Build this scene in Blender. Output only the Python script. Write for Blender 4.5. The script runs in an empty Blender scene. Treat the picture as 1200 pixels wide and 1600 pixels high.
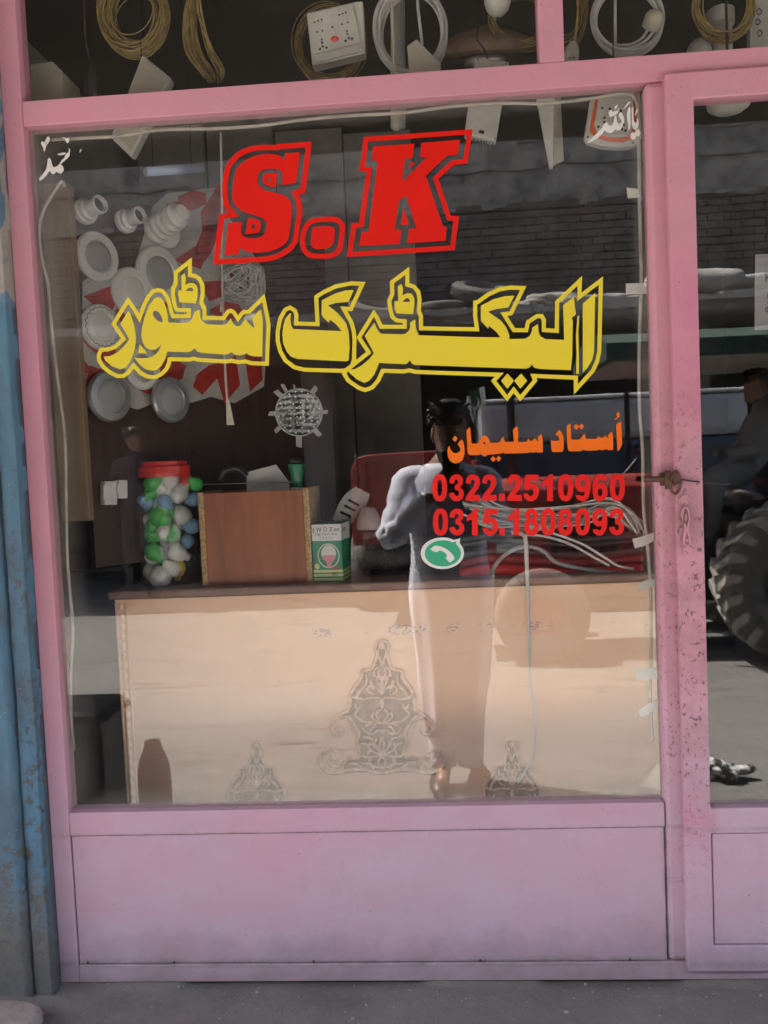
import bpy, bmesh, math, random
from mathutils import Vector, Matrix, noise
from mathutils.geometry import tessellate_polygon
random.seed(11)
S = bpy.context.scene
COL = S.collection
PI = math.pi
# ------------------------------------------------------------------ camera
YAW, PITCH, ROLL, FPX = -0.0695420, -0.0576944, -0.0443964, 1418.16
CAM = Vector((0.0, -1.9, 1.5))
_cy, _sy, _cp, _sp = math.cos(YAW), math.sin(YAW), math.cos(PITCH), math.sin(PITCH)
FWD = Vector((_sy*_cp, _cy*_cp, _sp))
_r = Vector((_cy, -_sy, 0)); _u = _r.cross(FWD)
RGT = _r*math.cos(ROLL) + _u*math.sin(ROLL)
UPV = -_r*math.sin(ROLL) + _u*math.cos(ROLL)
cam = bpy.data.cameras.new('camera'); co = bpy.data.objects.new('camera', cam); COL.objects.link(co)
mw = Matrix((RGT, UPV, -FWD)).transposed().to_4x4(); mw.translation = CAM
co.matrix_world = mw
cam.sensor_fit = 'VERTICAL'; cam.sensor_height = 36; cam.sensor_width = 27
cam.lens = FPX/1600*36; cam.clip_start = 0.02; cam.clip_end = 2000
S.camera = co
# ------------------------------------------------------------------ light
SUN_EL = math.radians(62)
SD = Vector((-0.915*math.cos(SUN_EL), -0.403*math.cos(SUN_EL), math.sin(SUN_EL)))   # towards the sun
w = bpy.data.worlds.new('World'); S.world = w; w.use_nodes = True
wn = w.node_tree.nodes; wl = w.node_tree.links
bgn = wn['Background']; sky = wn.new('ShaderNodeTexSky'); sky.sky_type = 'NISHITA'
sky.sun_disc = False; sky.sun_elevation = SUN_EL; sky.sun_rotation = math.atan2(SD.x, SD.y)
sky.air_density = 1.2; sky.dust_density = 5.0
wl.new(sky.outputs[0], bgn.inputs[0]); bgn.inputs[1].default_value = 0.12
sl = bpy.data.lights.new('sun', 'SUN'); sl.energy = 5.0; sl.angle = math.radians(0.5); sl.color = (1, .95, .87)
so = bpy.data.objects.new('sun', sl); COL.objects.link(so)
so.rotation_euler = SD.to_track_quat('Z', 'Y').to_euler(); so.location = SD*30
S.view_settings.view_transform = 'Standard'; S.view_settings.look = 'None'
S.view_settings.exposure = 3.3; S.view_settings.gamma = 1; S.view_settings.use_curve_mapping = False
# ------------------------------------------------------------------ helpers
def ray(px, py):
    return RGT*((px-600)/FPX) - UPV*((py-800)/FPX) + FWD
def at(px, py, Y=0.0):
    d = ray(px, py); return CAM + d*((Y-CAM.y)/d.y)
def rf(px, py, D):                 # a thing in the street, D metres in front of the glass, found by its mirror image
    p = at(px, py, D); return Vector((p.x, -D, p.z))
def atpl(px, py, P, N):
    d = ray(px, py); return CAM + d*((P-CAM).dot(N)/d.dot(N))
ORG = {}
def tagp(o, label=None, cat=None, group=None, kind=None):
    if label: o['label'] = label
    if cat: o['category'] = cat
    if group: o['group'] = group
    if kind: o['kind'] = kind
    return o
def thing(name, label, cat, loc=(0, 0, 0), group=None):
    o = bpy.data.objects.new(name, None); COL.objects.link(o); o.location = loc
    o.empty_display_size = .05
    ORG[o.name] = Vector(loc); return tagp(o, label, cat, group)
class MB:
    def __init__(s): s.v = []; s.f = []; s.mi = []; s.cur = 0
    def add(s, vs, fs):
        n = len(s.v); s.v += [Vector(p) for p in vs]
        for f in fs: s.f.append([i+n for i in f]); s.mi.append(s.cur)
        return s
    def box(s, x0, x1, y0, y1, z0, z1, M=None):
        vs = [Vector((x, y, z)) for z in (z0, z1) for y in (y0, y1) for x in (x0, x1)]
        if M: vs = [M @ p for p in vs]
        return s.add(vs, [(0,2,3,1), (4,5,7,6), (0,1,5,4), (2,6,7,3), (0,4,6,2), (1,3,7,5)])
    def tube(s, pts, r, n=8, closed=False, rads=None, flat=1.0, up=None):
        pts = [Vector(p) for p in pts]; m = len(pts); N = None; vs = []
        for i, p in enumerate(pts):
            a = pts[i-1] if (i > 0 or closed) else p; b = pts[(i+1) % m] if (i < m-1 or closed) else p
            t = (b-a); t = t.normalized() if t.length > 1e-9 else Vector((0, 0, 1))
            if up is not None: N = Vector(up)
            if N is None: N = t.orthogonal()
            N = (N - t*N.dot(t)); N = N.normalized() if N.length > 1e-6 else t.orthogonal().normalized()
            B = t.cross(N); rr = rads[i] if rads else r
            for k in range(n):
                an = 2*PI*k/n; vs.append(p + N*(rr*math.cos(an)*flat) + B*(rr*math.sin(an)))
        fs = []
        for i in range(m if closed else m-1):
            j = (i+1) % m
            for k in range(n): fs.append((i*n+k, i*n+(k+1) % n, j*n+(k+1) % n, j*n+k))
        if not closed: fs += [tuple(range(n))[::-1], tuple(range((m-1)*n, m*n))]
        return s.add(vs, fs)
    def lathe(s, prof, n=20, M=None, arc=None):   # prof: (r, h) along +Z
        vs = []; fs = []
        for r, h in prof:
            for k in range(n):
                a = 2*PI*k/n; v = Vector((r*math.cos(a), r*math.sin(a), h)); vs.append(M @ v if M else v)
        for i in range(len(prof)-1):
            for k in range(n): fs.append((i*n+k, i*n+(k+1) % n, (i+1)*n+(k+1) % n, (i+1)*n+k))
        fs += [tuple(range(n))[::-1], tuple(range((len(prof)-1)*n, len(prof)*n))]
        return s.add(vs, fs)
    def ball(s, c, rx, ry=None, rz=None, n=12, m=8, jit=0):
        ry = ry or rx; rz = rz or rx; c = Vector(c); vs = [c+Vector((0, 0, -rz))]; fs = []
        for i in range(1, m):
            t = -PI/2 + PI*i/m
            for k in range(n):
                a = 2*PI*k/n; d = Vector((rx*math.cos(t)*math.cos(a), ry*math.cos(t)*math.sin(a), rz*math.sin(t)))
                if jit: d *= 1 + jit*noise.noise((c+d*1.0)*(2.2/max(rx, .001)))
                vs.append(c+d)
        vs.append(c+Vector((0, 0, rz))); L = len(vs)-1
        for k in range(n):
            fs.append((0, 1+(k+1) % n, 1+k)); fs.append((L, 1+(m-2)*n+k, 1+(m-2)*n+(k+1) % n))
        for i in range(m-2):
            for k in range(n): fs.append((1+i*n+k, 1+i*n+(k+1) % n, 1+(i+1)*n+(k+1) % n, 1+(i+1)*n+k))
        return s.add(vs, fs)
    def plate(s, loops, off):      # loops: coplanar outer + holes (3D points); thickened along the vector off
        off = Vector(off); loops = [[Vector(p) for p in L] for L in loops]
        flat = [p for L in loops for p in L]; n = len(flat)
        tri = tessellate_polygon(loops)
        fs = []
        for t in tri:
            a, b, c = [flat[i] for i in t]
            nn = (b-a).cross(c-a)
            t = tuple(t) if nn.dot(off) < 0 else tuple(t)[::-1]
            fs.append(t); fs.append(tuple(i+n for i in t[::-1]))
        k = 0
        for L in loops:
            m = len(L)
            for i in range(m): fs.append((k+i, k+(i+1) % m, n+k+(i+1) % m, n+k+i))
            k += m
        return s.add(flat + [p+off for p in flat], fs)
    def loft(s, rings, cap=True):
        n = len(rings[0]); vs = [p for r in rings for p in r]; fs = []
        for i in range(len(rings)-1):
            for k in range(n): fs.append((i*n+k, i*n+(k+1) % n, (i+1)*n+(k+1) % n, (i+1)*n+k))
        if cap: fs += [tuple(range(n))[::-1], tuple(range((len(rings)-1)*n, len(rings)*n))]
        return s.add(vs, fs)
    def build(s, name, m, parent=None, bevel=0, smooth=False, fix=True, seg=2):
        me = bpy.data.meshes.new(name); og = ORG[parent.name] if parent else Vector((0, 0, 0))
        me.from_pydata([tuple(p-og) for p in s.v], [], s.f); 
        for mm in (m if isinstance(m, (list, tuple)) else [m]): me.materials.append(mm)
        if isinstance(m, (list, tuple)):
            for p, i in zip(me.polygons, s.mi): p.material_index = i
        if fix:
            bm = bmesh.new(); bm.from_mesh(me); bmesh.ops.recalc_face_normals(bm, faces=bm.faces); bm.to_mesh(me); bm.free()
        if smooth:
            for p in me.polygons: p.use_smooth = True
        me.update()
        o = bpy.data.objects.new(name, me); COL.objects.link(o)
        if parent: o.parent = parent
        ORG[o.name] = og
        if bevel:
            b = o.modifiers.new('bevel', 'BEVEL'); b.width = bevel; b.segments = seg; b.limit_method = 'ANGLE'; b.angle_limit = math.radians(40)
            b.harden_normals = False
        return o
def rot_to(d, loc=(0, 0, 0), roll=0):      # matrix with +Z along d
    q = Vector(d).to_track_quat('Z', 'Y').to_matrix().to_4x4() @ Matrix.Rotation(roll, 4, 'Z')
    q.translation = Vector(loc); return q
def copy_tree(o, parent=None):
    c = o.copy(); COL.objects.link(c); ORG[c.name] = ORG.get(o.name, Vector((0, 0, 0)))
    if parent: c.parent = parent
    for ch in list(o.children): copy_tree(ch, c)
    return c
def smoothpts(P, k=4, closed=False):
    P = [Vector(p) for p in P]; n = len(P); out = []
    for i in range(n if closed else n-1):
        p0 = P[(i-1) % n] if closed or i > 0 else P[i]; p1 = P[i]; p2 = P[(i+1) % n]; p3 = P[(i+2) % n] if closed or i < n-2 else p2
        for j in range(k):
            t = j/k; out.append(.5*((2*p1)+(-p0+p2)*t+(2*p0-5*p1+4*p2-p3)*t*t+(-p0+3*p1-3*p2+p3)*t**3))
    if not closed: out.append(P[-1])
    return out
# ------------------------------------------------------------------ materials
class NT:
    def __init__(s, name):
        s.m = bpy.data.materials.new(name); s.m.use_nodes = True; s.n = s.m.node_tree.nodes; s.l = s.m.node_tree.links
        s.b = s.n['Principled BSDF']; s.out = s.n['Material Output']
        s.geo = s.n.new('ShaderNodeNewGeometry'); s.pos = s.geo.outputs['Position']
        s.tc = s.n.new('ShaderNodeTexCoord')
    def lk(s, a, b): s.l.new(a, b)
    def mapv(s, sc=(1, 1, 1), src=None, rot=(0, 0, 0)):
        m = s.n.new('ShaderNodeMapping'); m.inputs['Scale'].default_value = sc; m.inputs['Rotation'].default_value = rot
        s.lk(src or s.pos, m.inputs['Vector']); return m.outputs[0]
    def noise(s, scale=5, detail=5, rough=.55, vec=None, dist=0):
        t = s.n.new('ShaderNodeTexNoise'); t.inputs['Scale'].default_value = scale; t.inputs['Detail'].default_value = detail
        t.inputs['Roughness'].default_value = rough; t.inputs['Distortion'].default_value = dist
        s.lk(vec or s.pos, t.inputs['Vector']); return t.outputs['Fac']
    def voro(s, scale=5, vec=None, feat='F1'):
        t = s.n.new('ShaderNodeTexVoronoi'); t.inputs['Scale'].default_value = scale; t.feature = feat
        s.lk(vec or s.pos, t.inputs['Vector']); return t.outputs['Distance']
    def ramp(s, fac, stops):
        r = s.n.new('ShaderNodeValToRGB'); e = r.color_ramp.elements
        while len(e) < len(stops): e.new(.5)
        for i, (p, c) in enumerate(stops):
            e[i].position = p; e[i].color = c if len(c) == 4 else (*c, 1)
        s.lk(fac, r.inputs[0]); return r.outputs[0]
    def step(s, fac, a, b):
        r = s.n.new('ShaderNodeMapRange'); r.inputs[1].default_value = a; r.inputs[2].default_value = b; r.clamp = True
        s.lk(fac, r.inputs[0]); return r.outputs[0]
    def math(s, op, a, b=None):
        n = s.n.new('ShaderNodeMath'); n.operation = op
        for i, x in enumerate((a, b)):
            if x is None: continue
            if isinstance(x, (int, float)): n.inputs[i].default_value = x
            else: s.lk(x, n.inputs[i])
        return n.outputs[0]
    def mix(s, f, a, b):
        n = s.n.new('ShaderNodeMix'); n.data_type = 'RGBA'
        for x, i in ((f, 0), (a, 6), (b, 7)):
            if isinstance(x, (int, float)): n.inputs[i].default_value = x
            elif isinstance(x, (tuple, list)): n.inputs[i].default_value = (*x[:3], 1)
            else: s.lk(x, n.inputs[i])
        return n.outputs[2]
    def xyz(s, src=None):
        n = s.n.new('ShaderNodeSeparateXYZ'); s.lk(src or s.pos, n.inputs[0]); return n.outputs
    def bump(s, h, st=.3, dist=.01):
        b = s.n.new('ShaderNodeBump'); b.inputs['Strength'].default_value = st; b.inputs['Distance'].default_value = dist
        s.lk(h, b.inputs['Height']); s.lk(b.outputs[0], s.b.inputs['Normal']); return b
    def base(s, c): 
        if isinstance(c, (tuple, list)): s.b.inputs['Base Color'].default_value = (*c[:3], 1)
        else: s.lk(c, s.b.inputs['Base Color'])
def mat(name, c, rough=.55, metal=0, var=.18, scale=9, bump=.15, bs=60, c2=None, spec=.5, stretch=(1, 1, 1), dust=0, trans=0, bd=.002):
    k = NT(name); v = k.mapv(stretch)
    f = k.ramp(k.noise(scale, 6, .6, v), [(.3, (0, 0, 0)), (.7, (1, 1, 1))])
    lo = tuple(x*(1-var) for x in c); hi = c2 or tuple(min(1, x*(1+var)) for x in c)
    cc = k.mix(f, lo, hi)
    if dust: cc = k.mix(k.math('MULTIPLY', k.step(k.noise(scale*3.3, 6, .7), .4, .75), dust), cc, (.30, .27, .24))
    k.base(cc); k.b.inputs['Roughness'].default_value = rough; k.b.inputs['Metallic'].default_value = metal
    k.b.inputs['Specular IOR Level'].default_value = spec; k.b.inputs['Transmission Weight'].default_value = trans
    if bump: k.bump(k.noise(bs, 4, .6, v), bump, bd)
    return k.m
def pink_paint(name, chips=0.0, lav=1.0, sat=0.0):
    k = NT(name); x, y, z = k.xyz()
    n1 = k.noise(2.2, 4, .6); n2 = k.noise(6, 5, .6, k.mapv((1, 1, 2.2)))
    zz = k.math('ADD', z, k.math('MULTIPLY', k.math('SUBTRACT', n1, .5), .9))
    low = k.math('MULTIPLY', k.step(zz, 1.25, .5), lav)
    c = k.mix(low, (.50, .215, .28), (.40, .295, .37))
    c = k.mix(k.step(n2, .35, .75), c, k.mix(low, (.45, .21, .265), (.405, .255, .315)))
    if sat: c = k.mix(k.math('MULTIPLY', k.math('MULTIPLY', k.step(k.noise(3.5, 3, .5), .5, .62), k.step(x, .53, .52)), sat*.7), c, (.48, .11, .225))
    # fine smears and specks
    sm = k.math('MULTIPLY', k.step(k.noise(26, 7, .75, k.mapv((1, 1, .45))), .56, .78), .35)
    c = k.mix(sm, c, (.28, .18, .21))
    sp = k.step(k.voro(17), .045, .02); spn = k.step(k.noise(5, 2, .5), .52, .6)
    c = k.mix(k.math('MULTIPLY', k.math('MULTIPLY', sp, spn), .8), c, (.09, .07, .06))
    dsp = k.math('MULTIPLY', k.step(k.noise(7, 6, .7, k.mapv((1, 1, .7))), .48, .7), k.step(k.noise(150, 3, .7), .45, .62)); c = k.mix(k.math('MULTIPLY', dsp, .30), c, (.40, .34, .36))
    fs = k.math('MULTIPLY', k.step(k.voro(46), .085, .05), k.step(k.noise(9, 4, .6), .50, .60)); c = k.mix(k.math('MULTIPLY', fs, .7), c, (.13, .09, .09))
    jn = k.math('MAXIMUM', k.math('MAXIMUM', k.step(k.math('ABSOLUTE', k.math('SUBTRACT', z, .424)), .013, .001), k.math('MULTIPLY', k.step(k.math('ABSOLUTE', k.math('SUBTRACT', z, .712)), .007, .001), .6)), k.math('MULTIPLY', k.math('MULTIPLY', k.step(k.math('ABSOLUTE', k.math('SUBTRACT', x, .4258)), .010, .001), k.step(z, .74, .70)), .9))
    c = k.mix(k.math('MULTIPLY', k.math('MULTIPLY', jn, k.step(k.noise(30, 6, .75), .36, .62)), .75), c, (.15, .125, .12))
    # dust gathering at the foot
    zb = k.math('ADD', z, k.math('MULTIPLY', k.math('SUBTRACT', k.noise(9, 6, .7), .5), .22))
    c = k.mix(k.math('MULTIPLY', k.step(zb, .50, .36), .75), c, (.155, .13, .13))
    if chips:
        ch = k.step(k.noise(115, 5, .65, k.mapv((1, 1, .75))), .58, .63)
        big = k.step(k.noise(11, 5, .7), .42, .62)
        band = k.math('MULTIPLY', k.math('MULTIPLY', k.step(z, .55, .95), k.step(z, 1.72, 1.35)), k.step(x, .53, .52))
        c = k.mix(k.math('MULTIPLY', k.math('MULTIPLY', big, band), .5*chips), c, (.24, .12, .12))
        c = k.mix(k.math('MULTIPLY', k.math('MULTIPLY', ch, k.math('ADD', k.math('MULTIPLY', band, .9), .06)), chips), c, (.13, .07, .06))
    k.base(c); k.lk(k.step(k.noise(12, 5, .7), -.3, 1.1), k.b.inputs['Roughness'])
    k.bump(k.math('ADD', k.noise(46, 6, .65), k.math('MULTIPLY', k.noise(3.0, 2, .5), 2.2)), .34, .0035)
    return k.m
PINK = pink_paint('pink_enamel'); PINKD = pink_paint('pink_enamel_worn', chips=1.0, sat=.8); PINKJ = pink_paint('pink_enamel_grimy', chips=.75)
def glass_mat(name, dusty=True, f0=.043, wav=.006, edges=True, haze=0):
    k = NT(name); k.n.remove(k.b)
    lw = k.n.new('ShaderNodeLayerWeight'); lw.inputs[0].default_value = .5
    f = k.math('ADD', k.math('MULTIPLY', k.math('POWER', lw.outputs['Facing'], 5), 1-f0), f0)
    tr = k.n.new('ShaderNodeBsdfTransparent'); tr.inputs[0].default_value = (.985, .99, .985, 1)
    gl = k.n.new('ShaderNodeBsdfGlossy'); gl.inputs['Roughness'].default_value = 0.0
    b = k.n.new('ShaderNodeBump'); b.inputs['Strength'].default_value = wav; b.inputs['Distance'].default_value = .02
    k.lk(k.noise(3.2, 2, .4), b.inputs['Height']); k.lk(b.outputs[0], gl.inputs['Normal'])
    m = k.n.new('ShaderNodeMixShader'); k.lk(f, m.inputs[0]); k.lk(tr.outputs[0], m.inputs[1]); k.lk(gl.outputs[0], m.inputs[2])
    res = m
    if dusty:
        x, y, z = k.xyz()
        nz = k.noise(14, 7, .7, k.mapv((1, 1, .35)))
        edge = k.math('MAXIMUM', k.step(x, -.775, -.845), k.math('MAXIMUM', k.math('MULTIPLY', k.step(x, .395, .425), .8), k.math('MAXIMUM', k.step(z, .81, .765), k.step(z, 2.185, 2.225))))
        fine = k.math('MULTIPLY', k.step(nz, .5, .85), .05)
        d = k.math('ADD', k.math('MULTIPLY', edge, k.step(nz, .25, .7)), fine) if edges else fine
        sc = k.step(k.noise(60, 3, .6, k.mapv((1, 1, .04), rot=(0, .5, 0))), .72, .76)
        d = k.math('MULTIPLY', k.math('ADD', d, k.math('MULTIPLY', sc, .25)), .20)
        df = k.n.new('ShaderNodeBsdfDiffuse'); df.inputs[0].default_value = (.42, .39, .35, 1)
        r = k.n.new('ShaderNodeMixShader'); k.lk(d, r.inputs[0]); k.lk(m.outputs[0], r.inputs[1]); k.lk(df.outputs[0], r.inputs[2]); res = r
    if haze:
        df = k.n.new('ShaderNodeBsdfDiffuse'); df.inputs[0].default_value = (.55, .55, .53, 1)
        r = k.n.new('ShaderNodeMixShader'); k.lk(k.math('MULTIPLY', k.step(k.noise(30, 4, .6), .35, .75), haze), r.inputs[0]); k.lk(res.outputs[0], r.inputs[1]); k.lk(df.outputs[0], r.inputs[2]); res = r
    k.lk(res.outputs[0], k.out.inputs[0]); return k.m
GLASS = glass_mat('window_glass'); GLASS2 = glass_mat('side_glass', edges=False); JARM = glass_mat('clear_plastic', False, .05, .25, haze=.16)
RED = mat('red_vinyl', (.60, .009, .004), .42, spec=.2, var=.06, bump=.06, bs=9)
RED2 = mat('red_vinyl_small', (.63, .010, .008), .42, spec=.2, var=.06, bump=.05)
def vinyl_scuffed(name, c, c2):
    k = NT(name); k.b.inputs['Specular IOR Level'].default_value = .2; n = k.noise(4, 4, .6); cc = k.mix(k.step(n, .35, .7), c, c2)
    sc = k.math('MULTIPLY', k.step(k.noise(34, 6, .7, k.mapv((1, 1, 1.6))), .68, .75), .5)
    cc = k.mix(sc, cc, (.30, .25, .04)); k.base(cc); k.b.inputs['Roughness'].default_value = .45
    k.bump(k.noise(12, 3, .5), .06, .002); return k.m
YEL = vinyl_scuffed('yellow_vinyl', (.65, .53, .030), (.62, .49, .04))
ORA = mat('orange_vinyl', (.72, .135, .006), .42, spec=.2, var=.07, bump=.05)
WHV = mat('white_vinyl', (.60, .58, .55), .5, var=.05, bump=.03)
GRV = mat('green_vinyl', (.010, .29, .145), .4, var=.06, bump=.03)
WHITE = mat('white_plastic', (.62, .61, .57), .4, var=.08, bump=.03, dust=.25)
OFFW = mat('yellowed_plastic', (.56, .50, .38), .45, var=.1, bump=.03, dust=.3)
GREYP = mat('grey_plastic', (.30, .30, .30), .5, var=.12, dust=.2)
BLACK = mat('black_plastic', (.018, .018, .02), .4, var=.3, bump=.1)
DARK = mat('dark_metal', (.03, .027, .025), .5, .4, var=.3)
RUST = mat('rusty_steel', (.10, .045, .03), .7, .3, var=.4, scale=40, bump=.4)
SILV = mat('galvanised', (.45, .45, .46), .35, .8, var=.1)
BRASS = mat('amber_cable', (.27, .195, .075), .25, 0, var=.35, bump=.1, scale=40)
CORD = mat('old_white_cable', (.50, .47, .42), .5, var=.2, scale=30, dust=.4)
CABLE = mat('white_cable', (.55, .54, .52), .45, var=.12, scale=20, dust=.3)
ROPE = mat('dusty_light_rope', (.34, .31, .26), .4, var=.35, scale=16, bump=.3, bs=160, dust=.5)
TAPE = mat('clear_tape', (.45, .435, .39), .35, var=.1, bump=.1)
GREYTAPE = mat('dull_tape', (.17, .165, .15), .4, var=.2)
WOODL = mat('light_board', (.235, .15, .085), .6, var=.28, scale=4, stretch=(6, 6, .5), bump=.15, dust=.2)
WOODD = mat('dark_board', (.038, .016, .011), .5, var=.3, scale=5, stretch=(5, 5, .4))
WOODR = mat('red_veneer', (.27, .085, .036), .34, var=.38, scale=3.2, stretch=(7, 7, .8), bump=.08)
CHIP = mat('chipboard', (.42, .27, .14), .85, var=.55, scale=150, bump=.6, bs=200)
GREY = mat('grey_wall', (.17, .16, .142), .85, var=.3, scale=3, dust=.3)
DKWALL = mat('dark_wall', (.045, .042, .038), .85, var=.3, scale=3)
SHEETW = mat('printed_sheet', (.36, .345, .31), .5, var=.2, scale=12, dust=.3)
SHEETR = mat('printed_red', (.33, .022, .014), .45, var=.25, scale=14)
GREEN = mat('green_plastic', (.06, .42, .08), .35, var=.1, bump=.05)
GREEND = mat('dark_green_plastic', (.012, .17, .085), .35, var=.1)
BLUEP = mat('pale_blue_plastic', (.20, .36, .55), .35, var=.1)
YELP = mat('yellow_plastic', (.62, .48, .05), .35, var=.1)
REDP = mat('red_plastic', (.55, .03, .025), .35, var=.12)
REDB = mat('tractor_red', (.30, .016, .016), .38, var=.25, scale=5, dust=.35)
TYRE = mat('tyre_rubber', (.085, .078, .07), .85, var=.4, scale=9, bump=.3, dust=.75)
CLOTH = mat('pale_blue_cotton', (.68, .69, .80), .85, var=.08, scale=12, bump=.3, bs=25, bd=.01)
NAVY = mat('dark_shirt', (.022, .025, .035), .85, var=.2)
SKIN = mat('skin', (.26, .135, .085), .5, var=.1, bump=.05)
HAIR = mat('hair', (.008, .007, .007), .5, var=.3, bump=.5, bs=180)
CONC = mat('concrete', (.20, .19, .175), .9, var=.35, scale=3, bump=.5, bs=14, bd=.03, dust=.3)
# ------------------------------------------------------------------ the setting
def road_mat():
    k = NT('dusty_asphalt'); n1 = k.noise(.9, 8, .65); n2 = k.noise(7, 8, .7)
    c = k.mix(k.step(n1, .3, .7), (.140, .135, .127), (.18, .173, .163)); c = k.mix(k.step(n2, .42, .72), c, (.20, .192, .18))
    st = k.math('MULTIPLY', k.math('MULTIPLY', k.step(k.noise(2.4, 7, .7, k.mapv((.8, 6.5, 1))), .545, .60), k.step(k.noise(1.3, 3, .5, k.mapv((.5, 1.6, 1))), .50, .62)), .85)
    c = k.mix(st, c, (.06, .053, .047))
    k.base(c); k.b.inputs['Roughness'].default_value = .92; k.b.inputs['Specular IOR Level'].default_value = .2
    k.bump(k.noise(120, 6, .7), .22, .004); return k.m
ROAD = road_mat()
o = MB().add([(-250, -250, 0), (250, -250, 0), (250, 250, 0), (-250, 250, 0)], [(0, 1, 2, 3)]).build('road', ROAD); tagp(o, kind='structure')
def cem_mat():
    k = NT('dusty_cement'); n1 = k.noise(5, 8, .65); c = k.mix(k.step(n1, .3, .7), (.125, .112, .106), (.16, .143, .135))
    c = k.mix(k.math('MULTIPLY', k.step(k.noise(38, 6, .7), .58, .74), .6), c, (.21, .193, .18))
    c = k.mix(k.math('MULTIPLY', k.step(k.noise(3.2, 6, .7), .50, .66), .55), c, (.085, .075, .07))
    k.base(c); k.b.inputs['Roughness'].default_value = .95; k.b.inputs['Specular IOR Level'].default_value = .15
    k.bump(k.noise(55, 8, .7), .6, .006); return k.m
CEM = cem_mat()
bm_ = MB(); NX, NY = 300, 90
def plz(x, y):
    g = max(0, min(1, (y+.034)/.02))
    px = 697+x*746
    op = max([0]+[min(1, (px-a)/14, (b-px)/14) for a, b in ((236, 640), (808, 1046))])
    return .3755 + (1-op)*g*(.0075+.002*noise.noise(Vector((x*30, 1, 2)))) - op*g*.003 + .004*noise.noise(Vector((x*4, y*5, 1))) + .0015*noise.noise(Vector((x*24, y*24, 3)))
for j in range(NY+1):
    for i in range(NX+1):
        x = -2.6+5.4*i/NX; y = -.72+.82*j/NY; bm_.v.append(Vector((x, y, plz(x, y) if j else .37)))
for j in range(NY):
    for i in range(NX):
        a = j*(NX+1)+i; bm_.f.append([a, a+1, a+NX+2, a+NX+1]); bm_.mi.append(0)
bm_.box(-2.6, 2.8, -.72, .1, .01, .362)
bm_.add([(-2.6, -.72, .36), (2.8, -.72, .36), (2.8, -.72, .372), (-2.6, -.72, .372)], [(0, 1, 2, 3)])
o = bm_.build('pavement', CEM, smooth=True, fix=False); tagp(o, kind='structure')
gm = MB(); random.seed(13)
for i in range(420):
    x = random.uniform(-1.1, .9); y = -.022-random.random()**1.4*.32; r = random.uniform(.0007, .0022)*(2.0 if random.random() < .05 else 1)
    gm.ball((x, y, plz(x, y)+r*.3), r*random.uniform(.8, 1.6), r, r*.8, 5, 4)
o = gm.build('grit', mat('grit', (.20, .18, .165), .95, var=.5, scale=90, bump=0)); tagp(o, 'loose grey grit scattered on the cement in front of the shopfront', 'grit', kind='stuff')
# the shop's shell
shop = thing('shop_building', 'grey plastered shop building behind the pink metal shopfront, with a deep roof slab', 'building', (0, 1.5, .375))
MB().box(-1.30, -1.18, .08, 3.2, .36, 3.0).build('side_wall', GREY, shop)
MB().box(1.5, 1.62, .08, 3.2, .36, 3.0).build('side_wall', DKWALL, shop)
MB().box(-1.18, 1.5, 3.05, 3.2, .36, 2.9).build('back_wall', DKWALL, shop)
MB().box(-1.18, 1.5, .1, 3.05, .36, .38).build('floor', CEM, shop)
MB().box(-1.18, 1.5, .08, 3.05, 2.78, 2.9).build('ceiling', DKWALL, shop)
MB().box(-4.5, 4.5, -2.36, .05, 2.92, 3.06).build('canopy_slab', mat('sooty_concrete', (.075, .068, .058), .9, var=.3, scale=2), shop, bevel=.01)
MB().box(-4.5, 4.5, .05, 3.3, 2.905, 6.2).build('upper_wall', CONC, shop)
for i, x in enumerate((-1.10, -.84, -.585, -.33)):
    MB().box(x, x+.25, 1.50+.012*i, 1.53+.012*i, .40, 2.775-.02*i).build('wall_panel', GREY, shop, bevel=.003)
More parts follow.
